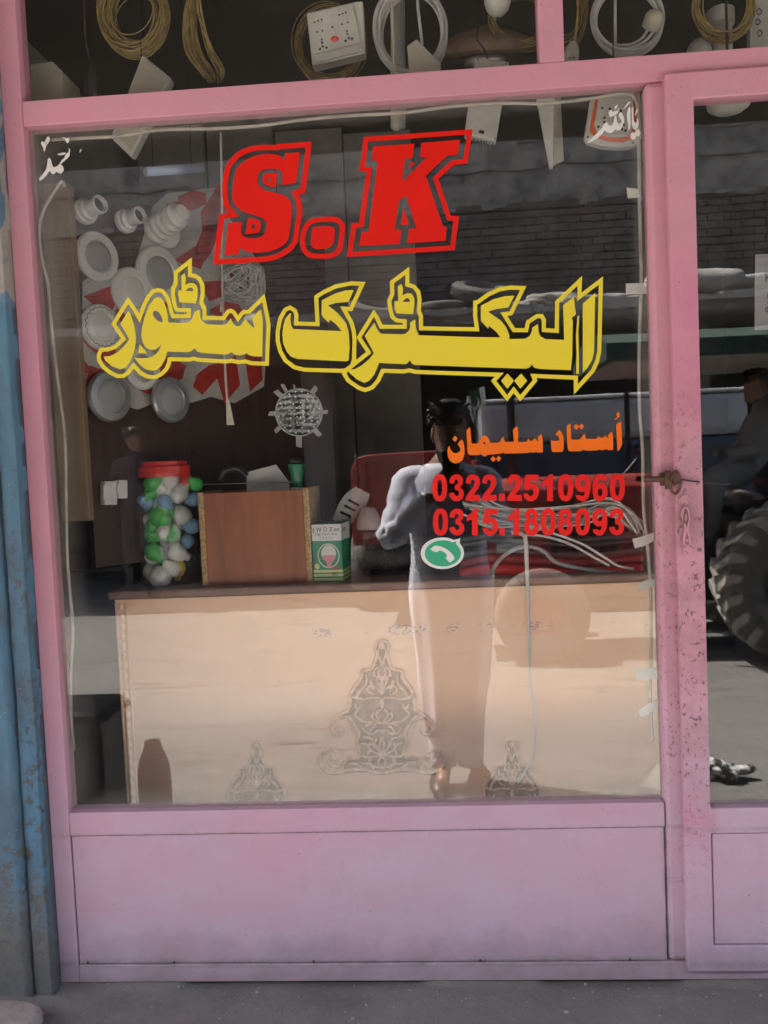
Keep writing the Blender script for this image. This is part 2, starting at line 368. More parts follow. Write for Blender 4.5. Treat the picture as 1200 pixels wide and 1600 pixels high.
# neighbour pier on the left
PX0 = at(4.5, 800, -.058).x
def blue_mat(name, base=(.045, .112, .172)):
    k = NT(name); x, y, z = k.xyz()
    n = k.noise(9, 8, .65, k.mapv((1, 1, .5))); nb = k.noise(22, 8, .72)
    c = k.mix(k.step(n, .3, .7), base, tuple(v*1.35 for v in base))
    c = k.mix(k.math('MULTIPLY', k.step(k.noise(5, 6, .65, k.mapv((1, 1, .35))), .44, .62), .85), c, (.05, .068, .09))
    # peeled patches
    pe = k.math('MULTIPLY', k.step(k.noise(48, 8, .72), .52, .58), k.step(k.noise(6.1, 5, .65, k.mapv((1, 1, .45))), .46, .56))
    c = k.mix(pe, c, k.mix(k.noise(40, 3), (.035, .03, .025), (.14, .12, .10)))
    fl = k.step(k.voro(70), .12, .05); c = k.mix(k.math('MULTIPLY', k.math('MULTIPLY', fl, k.step(k.noise(7, 2), .55, .62)), .9), c, (.30, .28, .26))
    # limewash above the dado line, with blue brushwork
    dk = k.math('MULTIPLY', k.math('MULTIPLY', k.step(k.math('ADD', x, k.math('MULTIPLY', k.noise(14, 6, .7, k.mapv((1, 1, .5))), .05)), PX0+.034, PX0+.016), k.step(x, PX0-.006, PX0-.005)), k.step(z, 1.9, 1.6)); c = k.mix(k.math('MULTIPLY', dk, .85), c, (.04, .036, .032))
    zz = k.math('ADD', z, k.math('MULTIPLY', k.noise(8, 3), .05))
    wv = k.noise(6.5, 2, .4, k.mapv((1, 1, .8)), 1.2)
    cream = k.mix(k.step(k.noise(14, 6, .7), .35, .7), (.22, .20, .18), (.30, .27, .245))
    cream = k.mix(k.math('MULTIPLY', k.step(wv, .555, .575), .9), cream, (.065, .13, .21))
    c = k.mix(k.step(zz, 1.875, 1.882), c, cream)
    zb = k.math('ADD', z, k.math('MULTIPLY', k.noise(7, 7, .7, k.mapv((2.2, 2.2, .6))), .55))
    c = k.mix(k.math('MULTIPLY', k.step(zb, .98, .78), .9), c, (.10, .093, .083))
    k.base(c); k.b.inputs['Roughness'].default_value = .65; k.bump(k.math('ADD', nb, k.math('MULTIPLY', pe, -.6)), .55, .008); return k.m
BLUE = blue_mat('peeling_blue_paint'); BLUE2 = blue_mat('smooth_blue_paint', (.040, .064, .092))
pier = thing('wall_pier', 'peeling blue painted pier with a dark slot, left of the pink shopfront', 'pier', (-1.0, -.05, .375))
# smooth return next to the frame, rough front, slot, outer face
cx = at(33.5, 800, -.055).x
MB().box(cx, -.8925, -.036, .08, .362, 2.92).build('reveal', BLUE2, pier, bevel=.003)
rg = MB(); n_ = 110
def rough_face(mb, x0, x1, y, dep, z0, z1, amp, seed, nx=10, nz=120):
    vs = []; fs = []
    for j in range(nz+1):
        for i in range(nx+1):
            x = x0+(x1-x0)*i/nx; z = z0+(z1-z0)*j/nz
            e = 1 if 0 < i < nx else .5
            q = Vector((x*9, seed, z*7)); q2 = Vector((x*45, seed, z*38))
            dx = (amp*.8*noise.noise(Vector((seed, z*11, 0)))) if i in (0, nx) else 0
            vs.append((x+dx, y-amp*(noise.noise(q)+.55*noise.noise(q2))*e, z))
    for j in range(nz):
        for i in range(nx):
            a = j*(nx+1)+i; fs.append((a, a+1, a+nx+2, a+nx+1))
    base = len(vs)
    for j in range(nz+1): vs.append((x0, y+dep, z0+(z1-z0)*j/nz)); vs.append((x1, y+dep, z0+(z1-z0)*j/nz))
    for j in range(nz):
        fs.append((j*(nx+1), (j+1)*(nx+1), base+2*(j+1), base+2*j))
        a = j*(nx+1)+nx; fs.append((a, base+2*j+1, base+2*j+3, a+nx+1))
    mb.add(vs, fs)
rx0 = at(4.5, 800, -.058).x
rough_face(rg, rx0, cx-.0005, -.058, .13, .362, 2.92, .005, 3.3)
rg.build('peeling_face', BLUE, pier, smooth=True, fix=False)
MB().box(rx0-.03, rx0-.0005, -.01, .08, .362, 2.92).build('slot', BLACK, pier)
og = MB(); lx1 = at(-4, 800, -.066).x
rough_face(og, lx1-.55, lx1, -.064, .15, .362, 2.92, .004, 8.1, nx=30)
og.build('outer_face', BLUE, pier, smooth=True, fix=False)
MB().box(-4.5, lx1-.5505, -.05, .08, .362, 2.92).build('side_face', BLUE2, pier)
# ------------------------------------------------------------------ pink shopfront
XL, XLo, XR, XD, XDi = -.8474, -.8894, .4258, .4608, .5147
ZB, ZG1, ZG2, ZS, ZT, ZTT, ZF = .383, .422, .712, .764, 2.224, 2.276, 2.80
front = thing('storefront', 'pink painted metal shopfront frame with one big lettered window, a sill panel and panes above', 'shopfront', (-.2, 0, ZB))
F0, F1 = -.020, .030
def fbox(name, x0, x1, z0, z1, y0=F0, y1=F1, m=PINK, bv=.002, par=front):
    return MB().box(x0, x1, y0, y1, z0, z1).build(name, m, par, bevel=bv)
fbox('frame_post', XLo, XL, ZB, ZF)
fbox('frame_post', XR, XD+.012, ZG1+.0005, ZT, m=PINKJ, bv=.011)
fbox('head_rail', XL+.0005, 1.45, ZT+.0005, ZTT)
fbox('sill_rail', XL+.0005, XR-.0005, ZG2, ZS)
fbox('bottom_rail', XL+.0005, 1.45, ZB, ZG1)
fbox('lower_panel', XL+.002, XR-.002, ZG1+.0015, ZG2-.0015, y0=-.0165, y1=.01, bv=.002)
mx0, mx1 = at(840, 55).x, at(879, 55).x
fbox('mullion', mx0, mx1, ZTT+.0005, ZF, y0=-.0185)
fbox('frame_post', 1.45, 1.50, ZB, ZF)
# weld patch low on the jamb, as in the photo
wp = at(1050, 1368)
MB().box(XR+.002, XD-.004, -.0235, -.019, wp.z-.004, wp.z+.005).build('weld_seam', PINKJ, front, bevel=.002)
MB().box(XL-.004, XR+.004, 0, .005, ZS-.008, ZT+.008).build('window_pane', GLASS, front)
MB().box(XL-.004, mx0+.006, 0, .005, ZTT-.008, ZF+.01).build('transom_pane', GLASS2, front)
MB().box(mx1-.006, 1.46, 0, .005, ZTT-.008, ZF+.01).build('transom_pane', GLASS2, front)
# screw heads along the lower groove
sc = MB()
for px in (142, 276+0, 492, 750, 982):
    p = at(px, 1501-.004*px); sc.ball((p.x, -.0172, ZG1+.004), .0028, .0022, .0028, 8, 5)
t_ = sc.build('rivets', DARK, front, smooth=True); t_['kind'] = 'stuff'
# ------------------------------------------------------------------ pink door
door = thing('shop_door', 'pink metal glazed door right of the window, rusty bolt and wire holding it shut', 'door', (.9, -.03, .44))
D0, D1, DX2 = -.038, .004, 1.43
DZB, DZT = at(1110, 1503).z, at(1110, 121).z
g1, g2, g3 = at(1103, 1252.5).z, at(1104, 1291.5).z, at(1104, 1463).z
gt = at(1120, 163).z
def dbox(name, x0, x1, z0, z1, m=PINK, bv=.005, y0=D0, y1=D1): return MB().box(x0, x1, y0, y1, z0, z1).build(name, m, door, bevel=bv)
vq = lambda x0, x1, z0, z1: [Vector((x, D0, z)) for x, z in ((x0, z0), (x1, z0), (x1, z1), (x0, z1))]
MB().plate([vq(XD, DX2, DZB, DZT), vq(XDi, DX2-.054, g1, gt)[::-1], vq(XDi, DX2-.054, g3, g2)[::-1]], (0, D1-D0, 0)).build('door_frame', PINKD, door, bevel=.003)
dbox('door_panel', XDi+.002, DX2-.056, g3+.0015, g2-.0015, bv=.002, y0=-.034)
MB().box(XDi-.004, DX2-.05, -.020, -.015, g1-.008, gt+.008).build('door_pane', GLASS2, door)
# pressed handle: escutcheon, figure-eight pull, foot plate
def dface(px, py, y=-.039): return at(px, py, y)
def outline(c, rx, rz, lob, amp, n=28, y=-.0383):
    return [Vector((c.x+rx*(1+amp*math.cos(lob*2*PI*i/n))*math.cos(2*PI*i/n), y, c.z+rz*(1+amp*math.cos(lob*2*PI*i/n))*math.sin(2*PI*i/n))) for i in range(n)]
c1 = dface(1070, 781); MB().plate([outline(c1, .0115, .0115, 4, .16)], (0, -.004, 0)).build('escutcheon', PINKD, door, bevel=.0012)
hp = [(1071.5, 792), (1076, 800), (1077.5, 811), (1075, 822), (1074.5, 830), (1077.5, 840), (1079, 849), (1074.5, 852), (1069, 849), (1069.5, 839), (1071.5, 829), (1070.5, 821), (1066.5, 811), (1066.5, 800)]
hnd = MB(); hpts = smoothpts([dface(a, b, -.046) for a, b in hp], 3, True); hnd.tube(hpts, .0028, 8, True)
hnd.plate([[p+Vector((0, .005, 0)) for p in hpts]], (0, -.002, 0)); hnd.ball(dface(1071.5, 808, -.043), .005, .004, .010); hnd.ball(dface(1074, 844, -.043), .005, .004, .007)
hnd.tube([dface(1072, 792, -.038), dface(1072, 793, -.047)], .004); hnd.tube([dface(1074, 851, -.038), dface(1074, 850, -.047)], .004)
hnd.build('pull_handle', PINKD, door, smooth=True)
c3 = dface(1075, 861); MB().plate([outline(c3, .012, .010, 3, .14)], (0, -.003, 0)).build('foot_plate', PINKD, door, bevel=.001)
bolt = MB(); bolt.tube([at(1006, 749, -.030), at(1056, 748, -.046)], .0062, 10)
bolt.tube([at(1043, 735, -.046), at(1043, 764, -.046)], .0055, 8); bolt.ball(at(1056, 746, -.047), .010, .006, .015)
bolt.box(*sorted((at(1026, 740).x, at(1040, 740).x)), -.036, -.026, at(1030, 758).z, at(1030, 738).z)
lp = [at(1055+8*math.cos(a), 756+15*math.sin(a), -.050) for a in [2*PI*i/18 for i in range(18)]]
bolt.tube(lp, .0030, 8, True)
bolt.build('bolt', RUST, door, smooth=True)
wr = smoothpts([at(1057, 748, -.050), at(1075, 751, -.047), at(1092, 753, -.041), at(1094, 753.5, -.03), at(1140, 757, .02)], 4)
MB().tube(wr, .0016, 6).build('tie_wire', DARK, door, smooth=True)
# ------------------------------------------------------------------ lettering (vinyl on the outside of the pane)
LY = -.0003
def P2(o, s, pts): return [(o[0]+a*s, o[1]+b*s) for a, b in pts]
def on_glass(pts, y=LY): return [at(a, b, y) for a, b in pts]
def area2(p): return sum(p[i-1][0]*p[i][1]-p[i][0]*p[i-1][1] for i in range(len(p)))/2
def inset(p, d, lim=4.5):
    sgn = 1 if area2(p) > 0 else -1; n = len(p); out = []
    for i in range(n):
        a, b, c = Vector(p[i-1]), Vector(p[i]), Vector(p[(i+1) % n])
        e1 = (b-a).normalized(); e2 = (c-b).normalized()
        n1 = Vector((-e1.y, e1.x))*sgn; n2 = Vector((-e2.y, e2.x))*sgn
        m = n1+n2
        if m.length < .05: m = n1.copy()
        m.normalize(); q = max(m.dot(n1), 1/lim); out.append(tuple(b+m*(d/q)))
    return out
def clean(p):
    out = []
    for q in p:
        if not out or (abs(q[0]-out[-1][0])+abs(q[1]-out[-1][1])) > .4: out.append(q)
    if abs(out[0][0]-out[-1][0])+abs(out[0][1]-out[-1][1]) < .4: out.pop()
    return out
TH = Vector((0, -.0006, 0))
def ring(mb, p, d, y=LY):
    p = clean(p); q = inset(p, d); A = on_glass(p, y); B = on_glass(q, y); n = len(A)
    vs = A+B+[v+TH for v in A]+[v+TH for v in B]; fs = []
    for i in range(n):
        j = (i+1) % n
        fs += [(i, j, n+j, n+i), (2*n+i, 3*n+i, 3*n+j, 2*n+j), (i, 2*n+i, 2*n+j, j), (n+i, n+j, 3*n+j, 3*n+i)]
    mb.add(vs, fs)
def fill(mb, p, holes=(), y=LY): mb.plate([on_glass(clean(p), y)]+[on_glass(clean(h), y) for h in holes], TH)
def rnd(p, k=3):           # soften a traced curve
    return [tuple(v.xy) for v in smoothpts([(a, b, 0) for a, b in p], k, True)]
def ell(cx, cy, rx, ry, n=24): return [(cx+rx*math.cos(2*PI*i/n), cy+ry*math.sin(2*PI*i/n)) for i in range(n)]
sA, oA, oK = .183333, (320, 195), (530, 190)
S_out = P2(oA, sA, [(912,143),(612,165),(608,172),(540,172),(470,172),(400,182),(330,205),(270,240),(215,295),(178,355),(160,430),(148,520),(148,600),(160,680),(182,722),(206,750),(122,765),(72,1192),(330,1180),(380,1172),(450,1172),(540,1165),(620,1145),(690,1110),(750,1065),(785,1010),(800,960),(815,840),(830,770),(830,700),(822,640),(800,595),(855,580),(862,540),(880,400)])
S_fill = P2(oA, sA, [(808,235),(688,242),(680,300),(640,265),(590,250),(520,248),(450,258),(380,285),(310,330),(270,375),(250,440),(240,520),(232,600),(240,660),(270,700),(310,730),(350,750),(420,770),(480,790),(515,815),(525,850),(520,900),(505,935),(470,960),(420,968),(360,965),(325,945),(310,920),(308,880),(318,828),(200,835),(170,1110),(290,1103),(300,1045),(330,1070),(380,1085),(450,1090),(520,1085),(590,1068),(650,1040),(700,1000),(718,950),(730,860),(740,770),(742,700),(730,650),(690,610),(640,590),(580,575),(520,560),(470,530),(450,500),(447,460),(458,410),(490,385),(540,373),(600,375),(645,390),(663,420),(660,470),(655,515),(775,498),(790,400)])
sk = thing('shop_name_letters', 'large red outlined letters S.K across the top of the window', 'lettering', at(540, 300, LY))
m = MB(); fill(m, S_fill); so_ = m.build('letter', RED, sk); so_['label'] = 'red letter S'
m = MB(); ring(m, S_out, 8.3); m.build('letter_outline', RED, so_)
m = MB(); fill(m, P2(oA, sA, [(500,425),(520,412),(618,410),(605,535),(550,525),(500,500),(490,470)]), [P2(oA, sA, [(540,450),(565,455),(560,485),(535,478)])])
m.build('letter_counter', RED, so_); m = MB(); fill(m, P2(oA, sA, [(368,795),(430,800),(475,825),(480,860),(470,905),(440,925),(345,935)]), [P2(oA, sA, [(405,845),(432,855),(430,880),(400,888)])]); m.build('letter_counter', RED, so_)
m = MB(); fill(m, rnd(P2(oA, sA, [(940,870),(1010,865),(1070,865),(1100,880),(1108,910),(1100,990),(1080,1030),(1040,1055),(950,1060),(915,1040),(903,1000),(910,920),(920,885)]), 2)); do_ = m.build('letter', RED, sk); do_['label'] = 'red full stop'
m = MB(); ring(m, rnd(P2(oA, sA, [(950,790),(1030,785),(1100,783),(1150,800),(1185,840),(1195,880),(1185,990),(1170,1060),(1130,1115),(1060,1140),(930,1140),(870,1120),(825,1070),(812,1000),(820,920),(850,850),(890,810)]), 2), 8); m.build('letter_outline', RED, do_)
m = MB(); fill(m, P2(oK, sA, [(640,188),(290,212),(277,330),(328,337),(250,938),(190,945),(170,1062),(515,1042),(530,925),(475,922),(505,680),(570,628),(655,908),(597,915),(580,1038),(905,1015),(917,900),(885,892),(738,465),(830,375),(925,290),(1010,282),(1028,155),(700,182),(690,303),(745,305),(535,515),(560,318),(625,310)])); ko_ = m.build('letter', RED, sk); ko_['label'] = 'red letter K'
m = MB(); ring(m, P2(oK, sA, [(1138,66),(210,132),(172,425),(232,428),(170,862),(105,868),(65,1155),(985,1095),(1022,805),(950,803),(845,490),(975,370),(1092,358)]), 7.6); m.build('letter_outline', RED, ko_)
m = MB(); fill(m, P2(oK, sA, [(598,350),(645,350),(598,403)])); m.build('letter_counter', RED, ko_); m = MB(); fill(m, P2(oK, sA, [(550,730),(595,880),(525,880)])); m.build('letter_counter', RED, ko_)
# yellow Urdu words
C3, s3 = (140, 400), .125
C4, s4 = (270, 400), .133333
C5, s5 = (425, 410), .166667
C6 = (590, 410)
C7, s7 = (740, 420), .175
a3 = lambda p: P2(C3, s3, p); a4 = lambda p: P2(C4, s4, p); a5 = lambda p: P2(C5, s5, p); a6 = lambda p: P2(C6, s5, p); a7 = lambda p: P2(C7, s7, p)
wl_ = thing('store_word', 'yellow outlined Urdu word on the left half of the window, below the S', 'lettering', at(290, 510, LY))
out = a3([(483,512),(380,670),(272,855),(340,950),(395,1035),(310,1115),(220,1145),(130,1148),(90,1230),(95,1310),(150,1400),(240,1475),(340,1525),(430,1525),(500,1475),(553,1405),(620,1480),(720,1535),(820,1540),(910,1500),(980,1430),(1015,1350),(1020,1315)]) + \
  a4([(200,1238),(245,1225),(290,1240),(620,1260),(690,1250),(760,1268),(850,1258),(920,1280),(1125,1287),(1145,800),(1125,680),(1075,443),(880,635),(830,630),(790,660),(765,695),(730,640),(680,615),(630,635),(585,705),(395,703),(395,620),(358,545),(375,450),(372,340),(330,250),(270,210),(225,205),(225,15)]) + \
  a3([(1051,197),(1055,340),(1022,400),(1018,480),(1030,580),(1046,640)]) + a4([(30,648),(80,657),(165,657),(165,681),(20,684)]) + \
  a3([(1052,712),(1026,600),(990,500),(930,420),(850,400),(780,420),(720,490),(660,600),(618,720),(580,650),(530,580)])
m = MB(); ring(m, out, 6.2); m.build('letter_outline', YEL, wl_)
m = MB(); fill(m, a3([(487,680),(385,850),(440,935),(495,1045),(430,1130),(340,1210),(260,1250),(175,1258),(200,1310),(280,1380),(385,1418),(450,1395),(510,1320),(555,1210),(580,1080),(580,1000),(560,880),(530,770)])); m.build('letter', YEL, wl_)
body = a3([(855,512),(800,540),(740,630),(690,760),(655,900),(648,1000),(665,1080),(700,1140),(760,1175),(820,1170),(865,1140),(895,1100),(880,1160),(840,1220),(770,1265),(700,1278),(620,1275),(560,1268),(620,1350),(690,1410),(770,1435),(840,1425),(900,1370),(945,1290),(972,1195)]) + \
  a4([(170,1128),(220,1115),(258,1080),(280,1115),(330,1135),(600,1155),(650,1150),(690,1125),(720,1155),(790,1165),(830,1155),(862,1135),(890,1160),(940,1175),(1048,1178),(1055,800),(1050,720),(1030,625),(930,725),(960,848),(900,800),(850,735),(835,760),(800,810),(765,825),(730,815),(700,780),(680,730),(660,765),(630,795),(590,808),(400,800),(350,770),(325,720),(313,625),(250,660),(235,720),(215,755),(180,780),(60,786)]) + \
  a3([(1000,832),(985,830),(980,760),(960,660),(930,570),(895,525)])
m = MB(); fill(m, body, [rnd(a3([(800,695),(830,687),(870,710),(900,760),(915,822),(870,820),(820,780),(793,735)]), 2)]); m.build('letter', YEL, wl_)
m = MB(); fill(m, a3([(625,1100),(720,1215),(608,1215)])); m.build('letter_sliver', YEL, wl_)
m = MB(); fill(m, a4([(60,400),(105,405),(100,235),(140,200),(155,260),(148,340),(190,318),(240,315),(280,345),(295,400),(290,470),(270,555),(80,545),(65,470)]), [a4([(145,408),(190,375),(225,372),(240,390),(240,412)])]); m.build('small_mark', YEL, wl_)
wr_ = thing('electric_word', 'long yellow outlined Urdu word across the middle of the window, below the K', 'lettering', at(690, 520, LY))
outA = a5([(170,402),(230,440),(248,490),(245,555),(408,560),(395,315),(480,260),(600,205),(740,178),(878,183),(752,458),(705,455),(760,550),(785,640),(793,720),(788,918),(765,985),(690,1032),(640,1035),(300,1025),(200,1000),(110,930),(60,840),(35,740),(35,640),(60,520),(110,430)])
m = MB(); ring(m, outA, 6.3); m.build('letter_outline', YEL, wr_)
outB = a5([(955,440),(1000,510),(1035,585)]) + a6([(235,585),(235,568),(170,562),(120,520),(98,430),(90,360),(120,290),(115,178),(298,40),(297,195),(350,210),(400,270),(412,350),(405,455),(425,500),(425,600),(910,608),(895,500),(897,360)]) + \
  a7([(30,280),(120,215),(230,165),(330,150),(472,155),(345,415),(300,420),(370,530),(455,530),(470,465),(560,405),(620,405),(645,455),(645,530),(725,535),(728,290),(970,62),(962,215),(1155,68),(1140,740),(1120,830),(1080,920),(1020,985),(895,1125),(895,990),(560,975),(570,1000),(415,1185),(358,1110),(300,1185),(155,1000),(190,962)]) + \
  a6([(700,1058),(345,1045),(300,1030),(250,1042),(60,1035)]) + a5([(1010,1120),(950,1190),(870,1217),(800,1190),(700,1120),(650,1035),(700,985),(785,918),(882,840),(793,705)])
m = MB(); ring(m, outB, 6.3, LY-.0003); m.build('letter_outline', YEL, wr_)
m = MB(); fill(m, a5([(180,478),(165,480),(125,530),(105,600),(98,680),(105,760),(140,840),(180,885),(240,905),(700,928),(718,915),(728,800),(720,660),(695,570),(620,480),(525,403),(600,380),(718,370),(768,258),(690,262),(600,290),(467,355),(465,490),(480,515),(532,565),(545,535),(600,580),(655,645),(200,625),(180,590),(172,530)])); m.build('letter', YEL, wr_)
bodyB = a5([(960,565),(870,690),(955,850),(920,900),(850,960),(780,1000),(710,1008),(730,1040),(800,1100),(865,1130),(910,1110),(960,1050),(990,980),(1005,942)]) + a6([(70,945),(255,955),(280,945),(303,918),(325,950),(350,962),(1150,989)]) + \
  a7([(470,892),(500,880),(520,855),(545,885),(600,895),(868,905),(880,780),(885,470),(875,440),(915,405),(905,350),(895,250),(800,325),(808,635),(640,628),(600,605),(580,570),(575,492),(525,525),(520,560),(500,600),(460,625),(320,628),(318,590),(290,520),(240,460),(130,383),(200,360),(310,345),(365,240),(280,245),(180,270),(65,330),(65,465),(130,535),(138,510),(200,560),(240,612)]) + \
  a6([(905,700),(390,683),(370,650),(355,600),(355,535),(305,565),(305,610),(290,645),(260,670),(230,675),(30,668)]) + a5([(985,625)])
m = MB(); fill(m, bodyB); m.build('letter', YEL, wr_)
m = MB(); fill(m, a7([(1085,215),(975,310),(975,925),(1020,880),(1060,810),(1075,740)])); m.build('letter', YEL, wr_)
m = MB(); fill(m, a7([(928,425),(943,420),(935,560),(939,760),(940,938),(915,936),(919,760),(913,600),(920,520)])); m.build('letter_sliver', YEL, wr_)
for q in ([(303,935),(360,1000),(302,1070),(245,1000)], [(425,935),(478,1000),(418,1070),(362,1000)]):
    m = MB(); fill(m, a7(q)); m.build('dot', YEL, wr_)
m = MB(); fill(m, a6([(158,365),(195,360),(190,225),(225,202),(240,250),(230,310),(280,288),(320,295),(345,340),(345,400),(330,485),(175,478),(160,430)]), [a6([(230,370),(265,338),(290,335),(305,370)])]); m.build('small_mark', YEL, wr_)
# orange name
O1, O2, s1 = (690, 650), (830, 640), .125
b1 = lambda p: P2(O1, s1, p); b2 = lambda p: P2(O2, s1, p)
on_ = thing('owner_name', 'small orange Urdu name above the red phone numbers', 'lettering', at(835, 690, LY))
for p, h in ((b1([(200,350),(250,292),(275,330),(288,420),(285,490),(260,550),(215,585),(160,592),(110,565),(80,510),(72,440),(80,390),(100,375),(110,420),(150,460),(190,465),(230,440),(240,410)]), None),
  (b1([(355,140),(312,178),(325,440),(335,475),(360,490),(460,488),(490,475),(520,500),(545,508),(575,485),(735,472),(765,455),(790,470),(1080,462),(1110,448),(1130,460),(1165,455)])+b2([(60,523),(80,538),(145,535),(145,430),(140,350),(125,303),(78,350),(95,400),(70,388),(45,352),(28,375)])+b1([(1120,318),(1105,310),(1085,278),(1070,315),(1040,325),(955,325),(958,190),(943,120),(890,175),(905,320),(800,325),(785,310),(775,255),(745,285),(735,320),(700,335),(605,335),(590,290),(565,250),(530,245),(495,265),(470,320),(440,345),(375,345)]), b1([(510,335),(540,320),(550,370),(530,350)])),
  (b2([(345,250),(305,315),(320,328),(335,318),(355,380),(335,390),(285,392),(248,385),(248,450),(258,520),(275,530),(385,528),(405,500),(408,400),(400,340),(375,280)]), None),
  (b2([(490,170),(443,210),(448,400),(460,500),(480,522),(620,520),(655,500),(690,515),(820,510),(850,495),(880,508),(910,505),(935,490),(960,505),(1020,505),(1025,420),(1020,320),(1005,275),(958,320),(970,360),(940,345),(922,318),(905,350),(870,355),(840,328),(820,365),(680,365),(672,298),(635,335),(620,365),(585,378),(500,372)]), None),
  (b2([(1125,145),(1062,185),(1068,350),(1080,520),(1110,490),(1135,430),(1130,280)]), None)):
    m = MB(); fill(m, p, [h] if h else []); m.build('letter', ORA, on_)
for p in (b1([(168,245),(200,280),(172,322),(135,290)]), b1([(645,500),(678,540),(648,575),(612,540)]), b1([(712,495),(745,530),(712,570),(680,535)]), b2([(562,180),(597,215),(565,255),(528,218)]), b2([(628,175),(662,210),(630,248),(595,210)]), b2([(1030,128),(1055,108),(1078,80),(1062,62),(1072,42),(1088,33),(1103,45),(1104,98),(1085,98),(1060,125)])):
    m = MB(); fill(m, p); m.build('dot', ORA, on_)
# red phone numbers
G = {  # unit outlines: x 0..175, y 0..310 (down)
 '3': ([(0,98),(15,38),(60,4),(100,0),(145,22),(160,66),(156,112),(126,153),(156,178),(172,228),(162,268),(126,305),(86,315),(46,305),(12,272),(-4,228),(56,212),(66,242),(86,257),(106,242),(112,218),(102,188),(66,178),(72,123),(96,112),(102,88),(92,62),(76,62),(62,78),(56,108)], []),
 '2': ([(0,100),(15,40),(50,5),(90,0),(140,15),(170,60),(170,110),(145,170),(92,240),(172,240),(172,310),(-2,310),(5,265),(40,210),(90,150),(105,110),(105,75),(85,60),(65,70),(60,110)], []),
 '5': ([(22,4),(172,4),(172,70),(77,70),(72,108),(102,104),(147,124),(177,174),(177,228),(152,284),(102,316),(52,314),(12,284),(-8,230),(47,220),(57,244),(82,258),(107,244),(117,208),(107,174),(82,164),(52,178),(-3,170)], []),
 '1': ([(128,0),(88,0),(62,45),(-2,90),(-2,152),(60,125),(60,314),(128,314)], []),
 '8': ([(87,0),(37,16),(10,56),(14,100),(36,130),(10,160),(-2,210),(10,270),(46,310),(87,318),(128,310),(164,270),(173,210),(163,160),(137,130),(160,100),(162,56),(136,16)], [ell(87, 90, 24, 27, 16), ell(86, 210, 27, 44, 16)]),
 '0': ([(88+88*math.copysign(abs(math.cos(t))**.85, math.cos(t)), 157+160*math.copysign(abs(math.sin(t))**.85, math.sin(t))) for t in [2*PI*i/32 for i in range(32)]], [ell(88, 157, 28, 100, 20)]),
 '9': ([(90,-2),(40,13),(5,63),(0,113),(15,173),(55,208),(100,208),(115,198),(105,243),(80,263),(65,243),(5,248),(25,293),(70,318),(110,318),(155,273),(178,193),(178,103),(165,43),(135,8)], [ell(90, 103, 28, 48, 18)]),
 '.': ([(0,225),(65,225),(65,312),(0,312)], [])}
def g6():
    o, h = G['9']; return ([(178-a, 315-b) for a, b in o], [[(178-a, 315-b) for a, b in q] for q in h])
G['6'] = g6()
def number(txt, xs, y0, y1, label, ox, sc):
    t = thing('phone_number', label, 'lettering', at((xs[0]+xs[-1])/2, y0+20, LY), group='red phone numbers on the window')
    for i, (ch, x) in enumerate(zip(txt, xs)):
        o, h = G[ch]; y = y0+(y1-y0)*i/len(xs)
        f = lambda q: [(x+a*sc, y+b*sc) for a, b in q]
        oo = rnd(o, 2) if ch in '38' else o
        if ch in '259': oo = o
        m = MB(); fill(m, f(oo), [f(q) for q in h]); m.build('digit' if ch != '.' else 'dot', RED2, t)
k8 = .13333
X1 = [670+v*k8 for v in (40, 240, 430, 622, 825, 918)]+[820+v*k8 for v in (-12, 202, 390, 590, 794, 996)]
X2 = [670+v*k8 for v in (50, 246, 447, 635, 825, 932)]+[820+v*k8 for v in (-8, 188, 388, 588, 788, 992)]
number('0322.2510960', X1, 741.2, 741.0, 'upper red phone number 0322.2510960 on the window', 0, k8)
number('0315.1808093', X2, 794.6, 794.4, 'lower red phone number 0315.1808093 on the window', 0, k8)
# green call badge
bd = thing('call_badge', 'round green call sticker with a white handset, under the phone numbers', 'sticker', at(691, 865, LY))
L0, sL = (650, 830), .066667; c_ = lambda p: P2(L0, sL, p)
oe = [(618+508*math.cos(t), 515+370*math.sin(t)) for t in [2*PI*(i+.5)/40 for i in range(40)]]
oe = [q for q in oe if not (q[0] > 860 and q[1] < 300)]
ti = max(range(len(oe)), key=lambda i: math.hypot(oe[i][0]-oe[i-1][0], oe[i][1]-oe[i-1][1]))
oe = oe[:ti] + [(880, 205), (950, 190), (1040, 165), (1020, 270)] + oe[ti:]
m = MB(); fill(m, c_(oe)); m.build('badge_rim', WHV, bd)
ge = [(628+424*math.cos(t), 520+308*math.sin(t)) for t in [2*PI*(i+.5)/36 for i in range(36)]]
ge = [q for q in ge if not (q[0] > 830 and q[1] < 330)]
ti = max(range(len(ge)), key=lambda i: math.hypot(ge[i][0]-ge[i-1][0], ge[i][1]-ge[i-1][1]))
ge = ge[:ti] + [(840, 262), (945, 238), (935, 295)] + ge[ti:]
m = MB(); fill(m, c_(ge), y=LY-.0008); m.build('badge_face', GRV, bd)
m = MB(); fill(m, c_([(330,425),(420,345),(500,338),(600,360),(700,410),(800,480),(870,560),(900,620),(895,660),(790,735),(690,625),(735,580),(700,520),(640,475),(580,455),(540,450),(525,475),(480,490),(400,465)]), y=LY-.0016); m.build('handset', WHV, bd)
